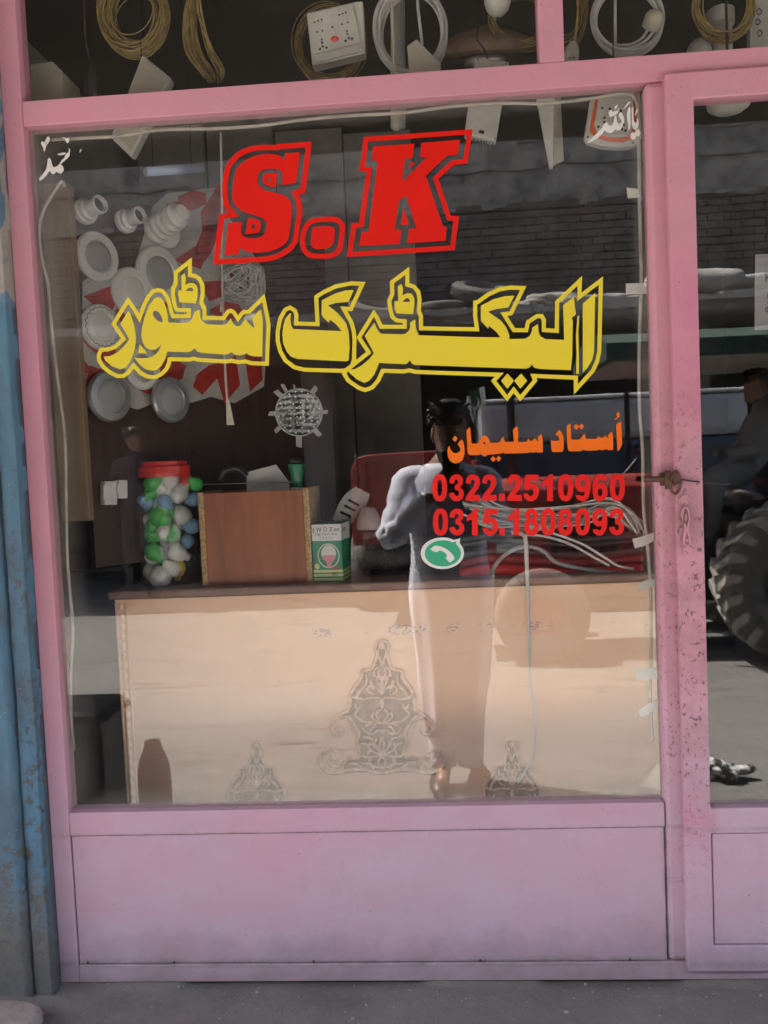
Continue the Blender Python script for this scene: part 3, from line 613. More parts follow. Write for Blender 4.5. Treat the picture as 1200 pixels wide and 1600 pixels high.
# white calligraphy in the corners
ca = thing('calligraphy', 'white brushed Arabic word in the top left corner of the window', 'lettering', at(88, 250, LY))
A0 = lambda p: P2((50, 205), .066667, p)
for p in ([(405,620),(375,650),(345,850),(320,920),(250,1020),(165,1115),(185,1165),(260,1120),(340,1040),(410,935),(430,960),(470,1005),(520,1005),(550,980),(560,945),(600,970),(680,1000),(740,930),(745,880),(725,820),(670,775),(760,700),(860,610),(885,560),(885,490),(902,450),(870,400),(855,420),(880,460),(800,540),(765,600),(765,635),(710,660),(645,770),(590,825),(510,845),(480,800),(440,660)],
  [(600,535),(690,510),(780,495),(795,530),(760,550),(670,565),(605,555)], [(240,228),(210,290),(265,390),(275,470),(300,475),(325,390),(330,350),(410,240),(420,170),(400,125),(360,135),(285,275)], [(710,155),(745,135),(770,165),(880,170),(870,250),(830,285),(800,250),(770,180)], [(1150,410),(1160,440),(1130,500),(1112,495)]):
    m = MB(); fill(m, A0(p), [A0([(352,238),(357,262),(330,312),(318,300)])] if p[0] == (240, 228) else []); m.build('brush_stroke', WHV, ca)
cb = thing('calligraphy', 'white brushed Arabic words in the top right corner of the window', 'lettering', at(960, 190, LY))
B0 = lambda p: P2((915, 150), .075, p)
for p in ([(440,540),(390,580),(320,690),(220,790),(30,985),(100,960),(250,880),(330,810),(395,715),(440,755),(500,775),(560,760),(610,695),(640,715),(690,725),(740,690),(780,600),(805,510),(790,430),(740,335),(695,375),(690,420),(750,520),(730,575),(690,590),(655,550),(635,410),(605,420),(585,540),(560,600),(510,635),(470,600)],
  [(480,350),(495,420),(520,440),(600,405),(660,370),(690,300),(695,240),(680,250),(665,310),(580,320),(555,350),(540,290),(500,305)], [(600,240),(610,290),(665,220),(660,170)], [(760,295),(850,230),(935,130),(900,120)], [(925,205),(880,270),(855,370),(870,500),(885,600),(885,745),(930,660),(940,550),(930,400),(935,250)],
  [(990,215),(960,260),(960,400),(965,600),(990,680),(1030,705),(1080,680),(1105,580),(1095,480),(1070,470),(1065,540),(1030,575),(1000,500),(995,350)], [(1100,265),(1060,290),(1020,410),(1050,390)], ell(990, 835, 58, 75, 14), ell(1085, 770, 55, 75, 14)):
    m = MB(); fill(m, B0(p)); m.build('brush_stroke', WHV, cb)
# ------------------------------------------------------------------ counter inside the window
YC = .34
def counter_mat():
    k = NT('peach_laminate'); x, y, z = k.xyz()
    n = k.noise(2.5, 6, .6, k.mapv((1, 1, 3))); c = k.mix(k.step(n, .3, .7), (.84, .52, .335), (.86, .58, .40))
    st = k.math('MULTIPLY', k.step(k.noise(3, 7, .65, k.mapv((1.2, 1, 14))), .58, .74), .45); c = k.mix(st, c, (.50, .26, .16))
    gr = k.math('MULTIPLY', k.step(k.noise(9, 7, .7), .55, .8), .22); c = k.mix(gr, c, (.42, .32, .23))
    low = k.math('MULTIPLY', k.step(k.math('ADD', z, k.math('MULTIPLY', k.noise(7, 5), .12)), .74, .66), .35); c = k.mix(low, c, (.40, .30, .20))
    # blue ball-point scribble band
    zb = at(600, 985, YC).z
    band = k.math('MULTIPLY', k.step(z, zb-.016, zb-.006), k.step(z, zb+.016, zb+.006))
    ink = k.math('MULTIPLY', k.step(k.noise(120, 4, .7, k.mapv((1, 1, 2.0))), .53, .57), k.step(k.noise(13, 3, .6, k.mapv((1.0, .01, .3))), .49, .53))
    ink = k.math('MULTIPLY', k.math('MULTIPLY', ink, band), k.step(x, -.42, -.30))
    c = k.mix(k.math('MULTIPLY', ink, .8), c, (.13, .12, .30))
    sp = k.math('MULTIPLY', k.step(k.voro(26), .035, .015), .8); c = k.mix(sp, c, (.12, .08, .06))
    k.base(c); k.b.inputs['Roughness'].default_value = .42; k.bump(k.noise(14, 4, .5), .08, .004); return k.m
PEACH = counter_mat()
ctop = at(600, 909, YC).z; cleft = at(184, 1000, YC).x; cright = .60
counter = thing('shop_counter', 'peach panelled shop counter with carved scrollwork behind the big window', 'counter', (-.1, .5, .38))
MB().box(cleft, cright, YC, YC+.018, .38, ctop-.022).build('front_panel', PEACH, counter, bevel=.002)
MB().box(cleft, cleft+.018, YC+.0185, .86, .38, ctop-.022).build('side_panel', WOODD, counter)
MB().box(cright-.018, cright, YC+.0185, .86, .38, ctop-.022).build('side_panel', WOODD, counter)
TOPM = mat('worn_counter_top', (.25, .135, .10), .5, var=.35, scale=6, dust=.4, bump=.2)
MB().box(cleft-.016, cright+.015, YC-.012, .88, ctop-.021, ctop).build('counter_top', TOPM, counter, bevel=.006)
# flaking lip under the top
lip = MB(); x = cleft
while x < cright-.02:
    l = random.uniform(.015, .07)
    if random.random() < .93: lip.box(x, min(x+l-.0006, cright), YC-.0045, YC-.0005, ctop-.0285+random.uniform(-.004, .003), ctop-.0225)
    x += l
l_ = lip.build('flaking_lip', PEACH, counter); l_['kind'] = 'stuff'
beads = MB(); z = ctop-.04
beads.tube([(cleft+.002, YC-.002, .39), (cleft+.002, YC-.002, ctop-.03)], .0035, 8); beads.tube([(cleft+.027, YC-.002, .39), (cleft+.027, YC-.002, ctop-.03)], .0025, 8)
beads.build('bead_border', PEACH, counter, smooth=True)
bdm = MB().ball((0, 0, 0), .0075, .004, .0125, 8, 6); first = None; i = 0
while z > .40:
    if first is None:
        me = MB().ball((0, 0, 0), .0072, .004, .0118, 8, 6).build('bead', PEACH, counter, smooth=True); me.location = Vector((cleft+.014, YC-.001, z))-ORG[counter.name]
        first = me
        for v in me.data.vertices: v.co += ORG[counter.name]
    else:
        c = first.copy(); COL.objects.link(c); c.location = Vector((cleft+.014, YC-.001, z))-ORG[counter.name]
    z -= .0255
# carved ornaments: half traced, mirrored about its axis
CV, sv = (480, 970), .35
half = {
 'out': [[(335,88),(315,95),(305,125),(312,150),(300,190),(290,215),(262,222),(245,228),(243,255),(225,280),(205,310),(192,345),(188,395),(165,412),(135,432),(112,455),(105,485),(120,508),(148,508),(162,490),(150,475),(138,482)],
         [(150,440),(185,430),(215,470),(232,500),(222,540),(235,585),(225,612),(190,610),(165,635),(135,655),(105,645),(92,620),(105,603),(122,612)],
         [(130,590),(112,578),(85,582),(62,600),(57,635),(80,668),(125,680),(175,672),(225,665),(262,668),(300,678),(335,680)]],
 'in': [[(335,330),(312,300),(290,285),(285,265)], [(335,330),(320,285),(312,262),(318,248)], [(335,330),(332,280),(338,245)],
        [(330,345),(280,345),(240,350),(205,340)], [(300,330),(275,320),(270,300),(288,292),(300,305)], [(245,370),(235,395),(215,420),(255,452),(290,455)],
        [(335,460),(318,440),(310,415),(325,395)], [(335,460),(300,445),(290,425),(300,412)], [(335,460),(285,462),(262,470)], [(335,395),(330,370),(335,350)],
        [(335,600),(310,570),(300,545),(315,530)], [(335,600),(290,585),(275,560),(288,548)], [(335,600),(325,560),(335,520)], [(335,600),(280,610),(240,600),(228,560)],
        [(250,480),(265,500),(300,505),(320,490),(335,500)], [(335,660),(300,650),(275,630),(290,620)], [(335,660),(318,630),(335,605)], [(250,520),(290,530),(300,560)], [(240,640),(280,640),(300,660)],
        [(322,120),(318,150),(328,180),(335,200)], [(320,205),(300,225),(300,250)], [(262,240),(268,262),(258,290),(232,318),(222,345)], [(215,372),(225,395),(240,385)], [(170,440),(190,455),(200,480),(215,505)],
        [(242,548),(262,552),(278,575),(270,600)], [(185,640),(215,640),(240,655)], [(110,600),(100,622),(112,640),(130,632)], [(280,505),(290,480),(310,470)], [(325,215),(318,235),(330,262)]]}
plate = [(335,90),(312,98),(306,130),(312,150),(300,190),(288,215),(247,228),(243,258),(205,312),(190,350),(186,398),(150,425),(185,432),(230,470),(228,540),(232,585),(225,615),(190,618),(170,640),(175,668),(262,668),(335,680)]
def ornament(cxp, cyp, s):
    mir = lambda q: [(670-a, b) for a, b in q]
    def w(q, y): 
        return [at(cxp+(a-335)*sv*s, cyp+(b-90)*sv*s, YC-y) for a, b in q]
    gb = MB(); gb.plate([w([(335+(a-335)*1.045, 385+(b-385)*1.03) for a, b in clean(plate[:-1]+[(335,680)]+mir(plate)[::-1][1:-1])], .0002)], (0, -.0012, 0)); mb = MB(); pass
    for mm in (lambda q: q, mir):
        for q in half['out']: 
            p = smoothpts(w(mm(q), .004), 3); mb.tube(p, .0055*s, 6, rads=[.0055*s*(1-.25*abs(2*i/len(p)-1)) for i in range(len(p))])
        for q in half['in']:
            p = smoothpts(w(mm(q), .0036), 3); mb.tube(p, .005*s, 6, rads=[.0048*s*(1-.6*(1-i/len(p))) for i in range(len(p))])
        mb.ball(w(mm([(122, 615)]), .004)[0], .010*s, .004, .010*s); mb.ball(w(mm([(142, 486)]), .004)[0], .010*s, .004, .010*s)
    mb.ball(w([(335, 112)], .004)[0], .009*s, .004, .010*s)
    o = mb.build('carved_ornament', ORN, counter, smooth=False); gb.build('ornament_ground', ORB, o); return o
ORN = mat('peach_carving', (.70, .45, .31), .55, var=.3, scale=60, bump=.4, bs=120)
ORB = mat('carving_ground', (.36, .225, .15), .7, var=.35, scale=40, bump=.3)
o = ornament(597, 1001, 1.0); o['label'] = 'large carved scroll at the middle of the counter'
o = ornament(401, 1159, .86); o['label'] = 'lower left carved scroll, half hidden by the sill'
o = ornament(800, 1156, .86); o['label'] = 'lower right carved scroll, half hidden by the sill'
# ---- things on the counter (y measured behind the glass)
YO = YC+.035
def on_top(px, Y): return Vector((at(px, 905, Y).x, Y, ctop))
# jar of coloured plugs
j = on_top(266, YO+.08); jar = thing('plug_jar', 'clear plastic jar of coloured plugs with a red lid, left end of the counter', 'jar', j)
J = Matrix.Translation(j)
JH = at(266, 742, YO+.08).z-ctop; JR = .0735
JR *= 1.06
MB().lathe([(JR*.92, .002), (JR, .012), (JR, JH*.78), (JR*.96, JH*.86), (JR*.80, JH*.96), (JR*.78, JH)], 28, J).build('jar_body', JARM, jar, smooth=True)
MB().lathe([(JR*.86, JH-.004), (JR*.88, JH+.004), (JR*.88, JH+.022), (JR*.84, JH+.025), (JR*.80, JH+.026), (JR*.79, JH+.036), (JR*.5, JH+.037)], 28, J).build('lid', REDP, jar, smooth=False)
PL = [(258, 902, 0, 1.25), (238, 893, 0, 1.1), (281, 885, 3, 1.0), (243, 868, 0, .95), (281, 862, 0, 1.05), (243, 834, 1, 1.05), (273, 832, 1, 1.0), (293, 845, 2, .8), (255, 806, 1, 1.15), (286, 805, 0, 1.1), (236, 812, 0, .9), (237, 783, 2, 1.1), (263, 783, 2, .9), (281, 771, 0, 1.1), (246, 755, 1, 1.05), (268, 748, 0, 1.1), (290, 752, 4, .95), (302, 780, 2, .8), (306, 757, 1, .8), (240, 769, 0, .8), (300, 822, 2, .9)]
PM = [WHITE, GREEN, BLUEP, YELP, REDP]; random.seed(44)
for i in range(9): PL.append((random.uniform(240, 300), random.uniform(755, 890), random.choice([0, 1, 1, 1]), random.uniform(.85, 1.1)))
for px, py, ci, s in PL:
    base = at(px, py, YO+.08); dx = base.x-j.x; dy = -math.sqrt(max(.0, (JR-.032)**2-dx*dx))*random.uniform(.55, .98)
    c = Vector((base.x, j.y+dy, max(base.z, ctop+.022)))
    r = .0232*s
    d = Vector((random.uniform(-1, 1), random.uniform(-.4, .4), random.uniform(-1, 1))).normalized()
    b = MB().lathe([(r*.25, -r*.95), (r*.75, -r*.75), (r, -r*.2), (r, r*.25), (r*.8, r*.8), (r*.45, r*1.05), (r*.4, r*1.5), (r*.2, r*1.52)], 14, rot_to(d, c))
    o = b.build('plug', PM[ci], jar, smooth=True)
# chipboard-edged wooden box
bx0, bx1 = at(313, 850, YO).x, at(486, 850, YO).x; bz = at(400, 766, YO).z
box = thing('wooden_box', 'red brown veneered wooden box with raw chipboard edges on the counter', 'box', ((bx0+bx1)/2, YO+.09, ctop))
T = .015
MB().box(bx0+T+.0004, bx1-T-.0004, YO+.003, YO+.012, ctop+.001, bz-.003).build('front_board', WOODR, box, bevel=.001)
for a in (bx0, bx1-T): MB().box(a, a+T, YO, YO+.20, ctop+.001, bz).build('side_board', CHIP, box, bevel=.001)
MB().box(bx0+T+.0004, bx1-T-.0004, YO+.185, YO+.2, ctop+.001, bz-.003).build('back_board', WOODR, box)
MB().box(bx0+T+.0004, bx1-T-.0004, YO+.0125, YO+.1845, ctop+.001, ctop+.012).build('bottom_board', WOODR, box)
MB().box(bx0+T+.0004, bx1-T-.0004, YO+.0125, YO+.1845, bz-.022, bz-.012).build('shelf', BLACK, box)
zs = bz-.012
# things standing on the box: green cup torch, white paper, black tool
t = thing('lantern', 'green lantern with a black cap on a white foot, on the wooden box', 'lantern', (at(465, 760, YO+.06).x, YO+.06, zs))
g0 = Vector((at(465, 760, YO+.06).x, YO+.06, zs)); Mg = Matrix.Translation(g0)
MB().lathe([(.018, 0), (.019, .004), (.019, .012), (.015, .014)], 18, Mg).build('foot', WHITE, t, smooth=True)
MB().lathe([(.0125, .0145), (.014, .03), (.019, .056), (.0225, .072), (.022, .074)], 18, Mg).build('body', GREEND, t, smooth=True)
MB().lathe([(.013, .0745), (.0165, .079), (.0165, .086), (.010, .089)], 18, Mg).build('cap', BLACK, t, smooth=True)
t = thing('cardboard_flap', 'folded white cardboard sheet behind the top of the wooden box', 'cardboard', (at(415, 760, YO+.10).x, YO+.1, zs))
q = [at(385, 738, YO+.10), at(431, 726, YO+.11), at(452, 754, YO+.13), at(452, 768, YO+.13), at(386, 768, YO+.10)]
MB().add(q+[p+Vector((0, .003, 0)) for p in q], [(0,1,2,3,4), (5,9,8,7,6)]+[(i, 5+i, 5+(i+1) % 5, (i+1) % 5) for i in range(5)]).build('sheet', WHITE, t)
t = thing('cable_tool', 'black hand tool lying on the wooden box beside the cardboard', 'tool', (at(360, 750, YO+.08).x, YO+.08, zs))
b = MB(); b.tube(smoothpts([at(343, 751, YO+.08), at(352, 736, YO+.08), at(372, 733, YO+.085), at(385, 744, YO+.09)], 4), .009, 8); b.build('grip', BLACK, t, smooth=True)
b = MB(); b.tube([at(318, 757, YO+.07), at(470, 753, YO+.09)], .0016, 6); b.build('blade', SILV, t, smooth=True)
# rack of small hooks behind the jar
hk = thing('hook_row', 'row of small black curled hooks behind the jar lid', 'hook', (at(300, 715, YO+.2).x, YO+.2, at(300, 715, YO+.2).z))
for px in (284, 297, 309, 321):
    pts = [at(px+5*math.sin(a)-2, 707-6*math.cos(a)*1.1, YO+.2) for a in [PI*.2+1.5*PI*i/10 for i in range(11)]]
    m = MB(); m.tube(pts, .0012, 6); m.build('hook', DARK, hk, smooth=True)
m = MB(); m.tube([at(280, 714, YO+.2), at(325, 713, YO+.2)], .0015, 6); m.build('hook_bar', DARK, hk)
# bulb carton
kx0, kx1 = at(487, 860, YO).x, at(534.5, 860, YO).x; kz = at(510, 819, YO).z
CTN = thing('bulb_carton', 'green and white lamp carton with a pink bulb printed on it, beside the wooden box', 'carton', ((kx0+kx1)/2, YO, ctop))
CG = mat('carton_green', (.03, .21, .12), .45, var=.08, bump=.02); CW = mat('carton_white', (.60, .59, .56), .5, var=.05, bump=.02)
CPK = mat('carton_pink', (.62, .25, .30), .5, var=.1, bump=0); CY = mat('carton_lime', (.52, .55, .22), .5, var=.06, bump=0); CK = mat('carton_ink', (.03, .03, .03), .5, bump=0); CRD = mat('carton_red', (.5, .05, .05), .5, bump=0)
Rk = Matrix.Translation((kx1, YO, ctop)) @ Matrix.Rotation(math.radians(-6), 4, 'Z'); wk = kx1-kx0; hk_ = kz-ctop; dk = .045
kp = lambda x, z, y=0: Rk @ Vector((x, y, z))
b = MB(); b.box(-wk, 0, 0, .10, .001, hk_, Rk); b.build('carton_body', CG, CTN, bevel=.001)
def fq(x0, x1, z0, z1, y, m, nm, side=False):
    b = MB()
    if side: b.box(.0002, .0002+y, x0, x1, z0, z1, Rk)
    else: b.box(x0, x1, -.0002-y, -.0002, z0, z1, Rk)
    return b.build(nm, m, CTN)
fq(-wk+.0006, -.0006, hk_*.71, hk_-.0006, .0004, CW, 'printed_band'); fq(.0006, .0994, hk_*.71, hk_-.0006, .0004, CW, 'printed_band', True)
for i in range(3): fq(-wk+.0006, -.0006, hk_*(.02+.07*i), hk_*(.065+.07*i), .0004, CY, 'printed_stripe'); fq(.0006, .0994, hk_*(.02+.07*i), hk_*(.065+.07*i), .0004, CY, 'printed_stripe', True)
def disc(cx, cz, rx, rz, y, m, nm): 
    b = MB(); b.plate([[kp(cx+rx*math.cos(2*PI*i/22), cz+rz*math.sin(2*PI*i/22), -.0002) for i in range(22)]], (Rk.to_3x3() @ Vector((0, -y, 0)))); return b.build(nm, m, CTN)
disc(-wk*.46, hk_*.45, wk*.37, hk_*.215, .0004, CW, 'printed_disc'); disc(-wk*.46, hk_*.45, wk*.335, hk_*.195, .0007, CG, 'printed_disc')
disc(-wk*.45, hk_*.49, wk*.25, hk_*.145, .0010, CW, 'printed_bulb')
b = MB(); b.plate([[kp(a*wk, c*hk_, -.0002) for a, c in [(-.68, .46), (-.22, .46), (-.24, .40), (-.36, .33), (-.38, .25), (-.50, .24), (-.53, .33), (-.66, .40)]]], Rk.to_3x3() @ Vector((0, -.0013, 0))); b.build('printed_bulb', CPK, CTN)
disc(-wk*.86, hk_*.27, wk*.085, hk_*.05, .0007, CY, 'printed_dot')
def text(s, size, loc_m, m, parent, name='printed_text', off=0, sx=1):
    cu = bpy.data.curves.new('tmp', 'FONT'); cu.body = s; cu.size = size; cu.align_x = 'CENTER'; cu.extrude = .0001; cu.offset = off; cu.resolution_u = 3
    to = bpy.data.objects.new('tmp', cu); COL.objects.link(to)
    bpy.context.view_layer.update(); me = bpy.data.meshes.new_from_object(to.evaluated_get(bpy.context.evaluated_depsgraph_get()))
    bpy.data.objects.remove(to); bpy.data.curves.remove(cu)
    me.transform(Matrix.Diagonal((sx, 1, 1, 1))); me.transform(Matrix.Translation(-ORG[parent.name]) @ loc_m); me.materials.clear(); me.materials.append(m)
    o = bpy.data.objects.new(name, me); COL.objects.link(o); o.parent = parent; ORG[o.name] = ORG[parent.name]; me.name = name; return o
fr = lambda x, z: Rk @ Matrix.Translation((x, -.0009, z)) @ Matrix.Rotation(PI/2, 4, 'X')
text('J W D Z.en', wk*.19, fr(-wk*.5, hk_*.875), CK, CTN, off=.0001)
text('High Power lamp', wk*.105, fr(-wk*.5, hk_*.81), CK, CTN)
text('\u2022 \u2022 \u2022 \u2022 \u2022', wk*.15, fr(-wk*.5, hk_*.735), CK, CTN)
text('80', wk*.19, fr(-wk*.27, hk_*.10), CK, CTN); text('HH', wk*.2, fr(-wk*.25, hk_*.20), CRD, CTN, off=.0002)
sd = lambda y, z: Rk @ Matrix.Translation((.0009, y, z)) @ Matrix.Rotation(PI/2, 4, 'Z') @ Matrix.Rotation(PI/2, 4, 'X')
text('JWDZ', wk*.17, sd(.03, hk_*.86), CK, CTN)
for i in range(5): text('---- --- ----', wk*.10, sd(.03, hk_*(.62-.06*i)), CW, CTN)
# printed wrap roll and grey lamp shade behind the carton
t = thing('cable_label_roll', 'curled pale printed wrapper leaning behind the lamp carton', 'wrapper', on_top(570, YO+.12))
q = smoothpts([at(520, 812, YO+.10), at(528, 790, YO+.10), at(540, 772, YO+.10), at(556, 760, YO+.10)], 4); q2 = smoothpts([at(545, 824, YO+.13), at(560, 806, YO+.13), at(572, 790, YO+.13), at(578, 772, YO+.13)], 4)
b = MB(); vs = []; fs = []
for a, c in zip(q, q2):
    for i in range(7): vs.append(a.lerp(c, i/6)+Vector((0, -.012*math.sin(PI*i/6), 0)))
for i in range(len(q)-1):
    for k_ in range(6): fs.append((i*7+k_, i*7+k_+1, (i+1)*7+k_+1, (i+1)*7+k_))
nv = len(vs); vs += [v+Vector((0, .002, 0)) for v in vs]; fs += [tuple(x+nv for x in f[::-1]) for f in fs]
b.add(vs, fs); b.build('wrapper', GREYP, t, smooth=True, fix=False)
b = MB()
for i in (3, 5, 7):
    b.tube([q[i].lerp(q2[i], .25)+Vector((0, -.013, 0)), q[i].lerp(q2[i], .75)+Vector((0, -.014, 0))], .0035, 6)
b.build('printed_bars', BLACK, t)
t = thing('grey_lamp', 'small grey lamp between the lamp carton and the dark netted bundle', 'lamp', on_top(582, YO+.1))
c = on_top(581, YO+.1); zz = at(581, 826, YO+.1).z
MB().lathe([(.030, 0), (.034, .004), (.030, .03), (.019, .055), (.012, .06)], 18, Matrix.Translation((c.x, c.y, zz-.002))).build('shade', GREYP, t, smooth=True)
MB().box(c.x-.02, c.x+.02, c.y-.02, c.y+.02, ctop+.001, zz-.004).build('base', BLACK, t, bevel=.004)
# dark netted bundle
NET = NT('black_netting'); v_ = NET.voro(150); cc = NET.mix(NET.step(v_, .20, .10), (.018, .018, .018), (.16, .155, .145)); NET.base(cc); NET.b.inputs['Roughness'].default_value = .6; NET.bump(NET.noise(40, 5, .6), .8, .01); NET = NET.m
t = thing('netted_bundle', 'dark speckled plastic bundle on the counter in the middle of the window', 'bundle', on_top(612, YO+.1))
b = MB(); c = on_top(612, YO+.1); b.ball((c.x-.005, c.y, ctop+.055), .10, .07, .056, 20, 12, jit=.22); b.ball((c.x+.10, c.y+.01, ctop+.05), .085, .06, .051, 18, 10, jit=.25)
b.build('bundle', NET, t, smooth=True)
# grey flat cables heaped at the right
t = thing('cable_heap', 'heap of pale grey flat cables on the right end of the counter', 'cable', on_top(900, YO+.10))
random.seed(5)
for k_ in range(34):
    dy = random.uniform(-10, 34); f = dy/34
    P = [(735+random.uniform(-14, 26), 806-16*(1-f)+dy*.4+random.uniform(-12, 4)), (780+random.uniform(-8, 8), 800+dy*.9), (840+random.uniform(-20, 20), 806+dy*.75+random.uniform(-7, 7)), (905+random.uniform(-15, 15), 800+dy*.5+random.uniform(-8, 8)), (955+random.uniform(-12, 14), 790+dy*.35+random.uniform(-10, 4)), (992+random.uniform(-6, 8), 812+dy*.7+random.uniform(-5, 12)), (1003+random.uniform(-10, 6), 836+dy*.4)]
    Y = YO+.05+random.uniform(0, .09)
    m = MB(); m.tube(smoothpts([at(a, b_, Y+random.uniform(-.012, .012)) for a, b_ in P], 5), .0034, 6, flat=.55); m.build('cable', [CABLE, CORD, CORD, GREYP][k_ % 4], t, smooth=True)
t = thing('hose_bundle', 'dusty red hose and black cables looped under the pale cable heap', 'hose', on_top(880, YO+.10))
for y0, r, m_, z in ((0, .017, REDP, 893), (.04, .014, REDB, 876), (.02, .011, BLACK, 862), (.05, .012, BLACK, 846), (.03, .009, BLACK, 838)):
    P = [(720, z+6), (770, z-2), (840, z+1), (900, z+5), (960, z+1), (1004, z-4)]
    m = MB(); m.tube(smoothpts([at(a, b_, YO+.03+y0+.01*math.sin(a*.03)) for a, b_ in P], 5), r, 10); m.build('hose', m_, t, smooth=True)
m = MB(); m.tube(smoothpts([at(a, b_, YO+.005) for a, b_ in [(768, 902), (776, 880), (800, 860), (826, 854), (850, 862), (872, 880), (930, 892), (990, 897)]], 5), .0055, 8); m.build('loop', GREYP, t, smooth=True)
for P in ([(820, 836), (850, 838), (890, 850), (930, 872), (952, 884)], [(860, 832), (905, 848), (940, 868), (965, 884), (990, 889)]):
    m = MB(); m.tube(smoothpts([at(a, b_, YO-.008) for a, b_ in P], 5), .0042, 8, flat=.5); m.build('loop', CABLE, t, smooth=True)
# flat cable dangling in front of the counter
t = thing('dangling_cable', 'thin flat white cable hanging down in front of the right half of the counter', 'cable', at(826, 1000, YC-.02))
m = MB(); P = smoothpts([at(a, b_, y) for a, b_, y in [(800, 832, YO), (815, 834, YC), (821, 842, YC-.02), (823, 880, YC-.018), (825, 940, YC-.018), (827, 1000, YC-.018), (829, 1060, YC-.016), (835, 1110, YC-.02), (836, 1150, YC-.016), (833, 1182, YC-.016), (822, 1203, YC-.014), (809, 1224, YC-.010)]], 5)
m.tube(P, .004, 8, rads=[.0052-.0026*min(1, max(0, (i-14)/14)) for i in range(len(P))], flat=.5, up=(0, 1, 0)); m.build('cable', CABLE, t, smooth=True)
# clear packing-tape scraps on the dusty left of the glass, light rope round the window, tapes
t = thing('light_rope', 'dusty white light rope taped around the inside edge of the big window', 'light rope', at(560, 170, .012))
RY = .012
R_top = [(78,219),(110,217),(147,215),(187,213),(233,205),(267,202),(330,201),(400,197),(460,189),(517,183),(560,180),(600,178),(640,175),(700,167),(750,163),(800,161),(850,162),(917,155),(967,147),(990,150),(997,175),(998,220),(999,300),(1001,400),(1002,433),(999,540),(999,633),(1004,700),(1005,767),(1006,800),(1013,867),(1017,933),(1017,1033),(1016,1083),(1019,1158)]
m = MB(); m.tube(smoothpts([at(a, b_, RY) for a, b_ in R_top], 3), .0036, 8); m.build('rope_run', ROPE, t, smooth=True)
R_l = [(101,292),(97,283),(85,300),(70,325),(62,355),(65,400),(75,443),(80,500),(86,560),(95,627),(102,690),(104,800),(106,883),(114,983),(111,1050),(111,1117),(116,1172)]
m = MB(); m.tube(smoothpts([at(a, b_, RY) for a, b_ in R_l], 3), .0033, 8); m.build('rope_run', ROPE, t, smooth=True)
for q in ([(979,293),(996,295),(1001,308),(981,310)], [(978,443),(1010,442),(1011,459),(978,460)], [(988,842),(1004,838),(1022,832),(1022,845),(1007,853),(992,857)], [(995,912),(1012,906),(1024,905),(1024,916),(1012,920),(999,923)], [(994,1045),(1027,1043),(1028,1061),(994,1063)], [(997,1110),(1012,1100),(1029,1091),(1029,1104),(1014,1116),(1002,1120)]):
    m = MB(); m.plate([[at(a, b_, .0063) for a, b_ in q]], (0, .0006, 0)); m.build('tape_strip', TAPE, t)
# dotted disc taped to the glass
t = thing('led_disc', 'round dotted spiral light disc taped to the inside of the glass above the lantern', 'light disc', at(467, 645, .012))
c = at(467.5, 644.5, .012); ux = (at(505, 644.5, .012)-c)/37.5; R0 = ux.length*37; 
DM = Matrix.Translation(c) @ Matrix.Rotation(PI/2, 4, 'X')
DG = mat('disc_smoke', (.03, .03, .032), .3, var=.2, bump=0); DL = mat('disc_blade', (.085, .085, .08), .35, var=.2, bump=0)
MB().lathe([(R0, -.004), (R0, .004), (R0*.97, .005), (R0*.96, .002), (R0*.5, .0018), (.002, .0018)], 48, DM).build('disc', DG, t, smooth=False)
MB().lathe([(R0*.985, .003), (R0*1.0, .0062), (R0*.965, .0062), (R0*.955, .003)], 48, DM).build('disc_rim', GREYP, t, smooth=True)
for k_ in range(8):
    a0 = 2*PI*k_/8+.25; pts = []
    L = [];Rr = []
    for i in range(8):
        r = R0*(.10+.62*i/7); a = a0+1.0*(i/7)**1.3; wv = .03+.10*math.sin(PI*min(1, i/7*.9+.05))
        L.append(DM @ Vector((r*math.cos(a-wv), r*math.sin(a-wv), .0024))); Rr.append(DM @ Vector((r*math.cos(a+wv), r*math.sin(a+wv), .0024)))
    m = MB(); m.plate([L+Rr[::-1]], DM.to_3x3() @ Vector((0, 0, .0012))); m.build('blade', DL, t)
    for i, (fr_, da) in enumerate(((.20, .1), (.42, .30), (.66, .70))):
        m = MB(); m.ball(DM @ Vector((R0*fr_*math.cos(a0+da), R0*fr_*math.sin(a0+da), .0042)), .0019, n=7, m=5); m.build('bead_light', WHITE, t, smooth=True)
for k_ in range(20):
    a0 = 2*PI*(k_+.4)/20; m = MB(); m.ball(DM @ Vector((R0*.87*math.cos(a0), R0*.87*math.sin(a0), .0032)), .0019, n=7, m=5); m.build('bead_light', WHITE, t, smooth=True)
for deg, l, wv in ((-2, .20, .055), (52, .27, .07), (97, .14, .03), (118, .34, .05), (135, .30, .07), (180, .24, .06), (216, .26, .06), (268, .42, .085), (310, .30, .07)):
    a = math.radians(deg); d = Vector((math.cos(a), math.sin(a), 0)); n_ = Vector((-d.y, d.x, 0)); 
    q = [DM @ (d*R0*.96-n_*R0*wv*1.6+Vector((0, 0, .0075))), DM @ (d*R0*(1+l)-n_*R0*wv*1.5+Vector((0, 0, .0068))), DM @ (d*R0*(1+l+.06)+n_*R0*wv*1.4+Vector((0, 0, .0068))), DM @ (d*R0*.96+n_*R0*wv*1.5+Vector((0, 0, .0075)))]
    m = MB(); m.plate([q], DM.to_3x3() @ Vector((0, 0, -.0005))); m.build('tape_strip', GREYTAPE, t)
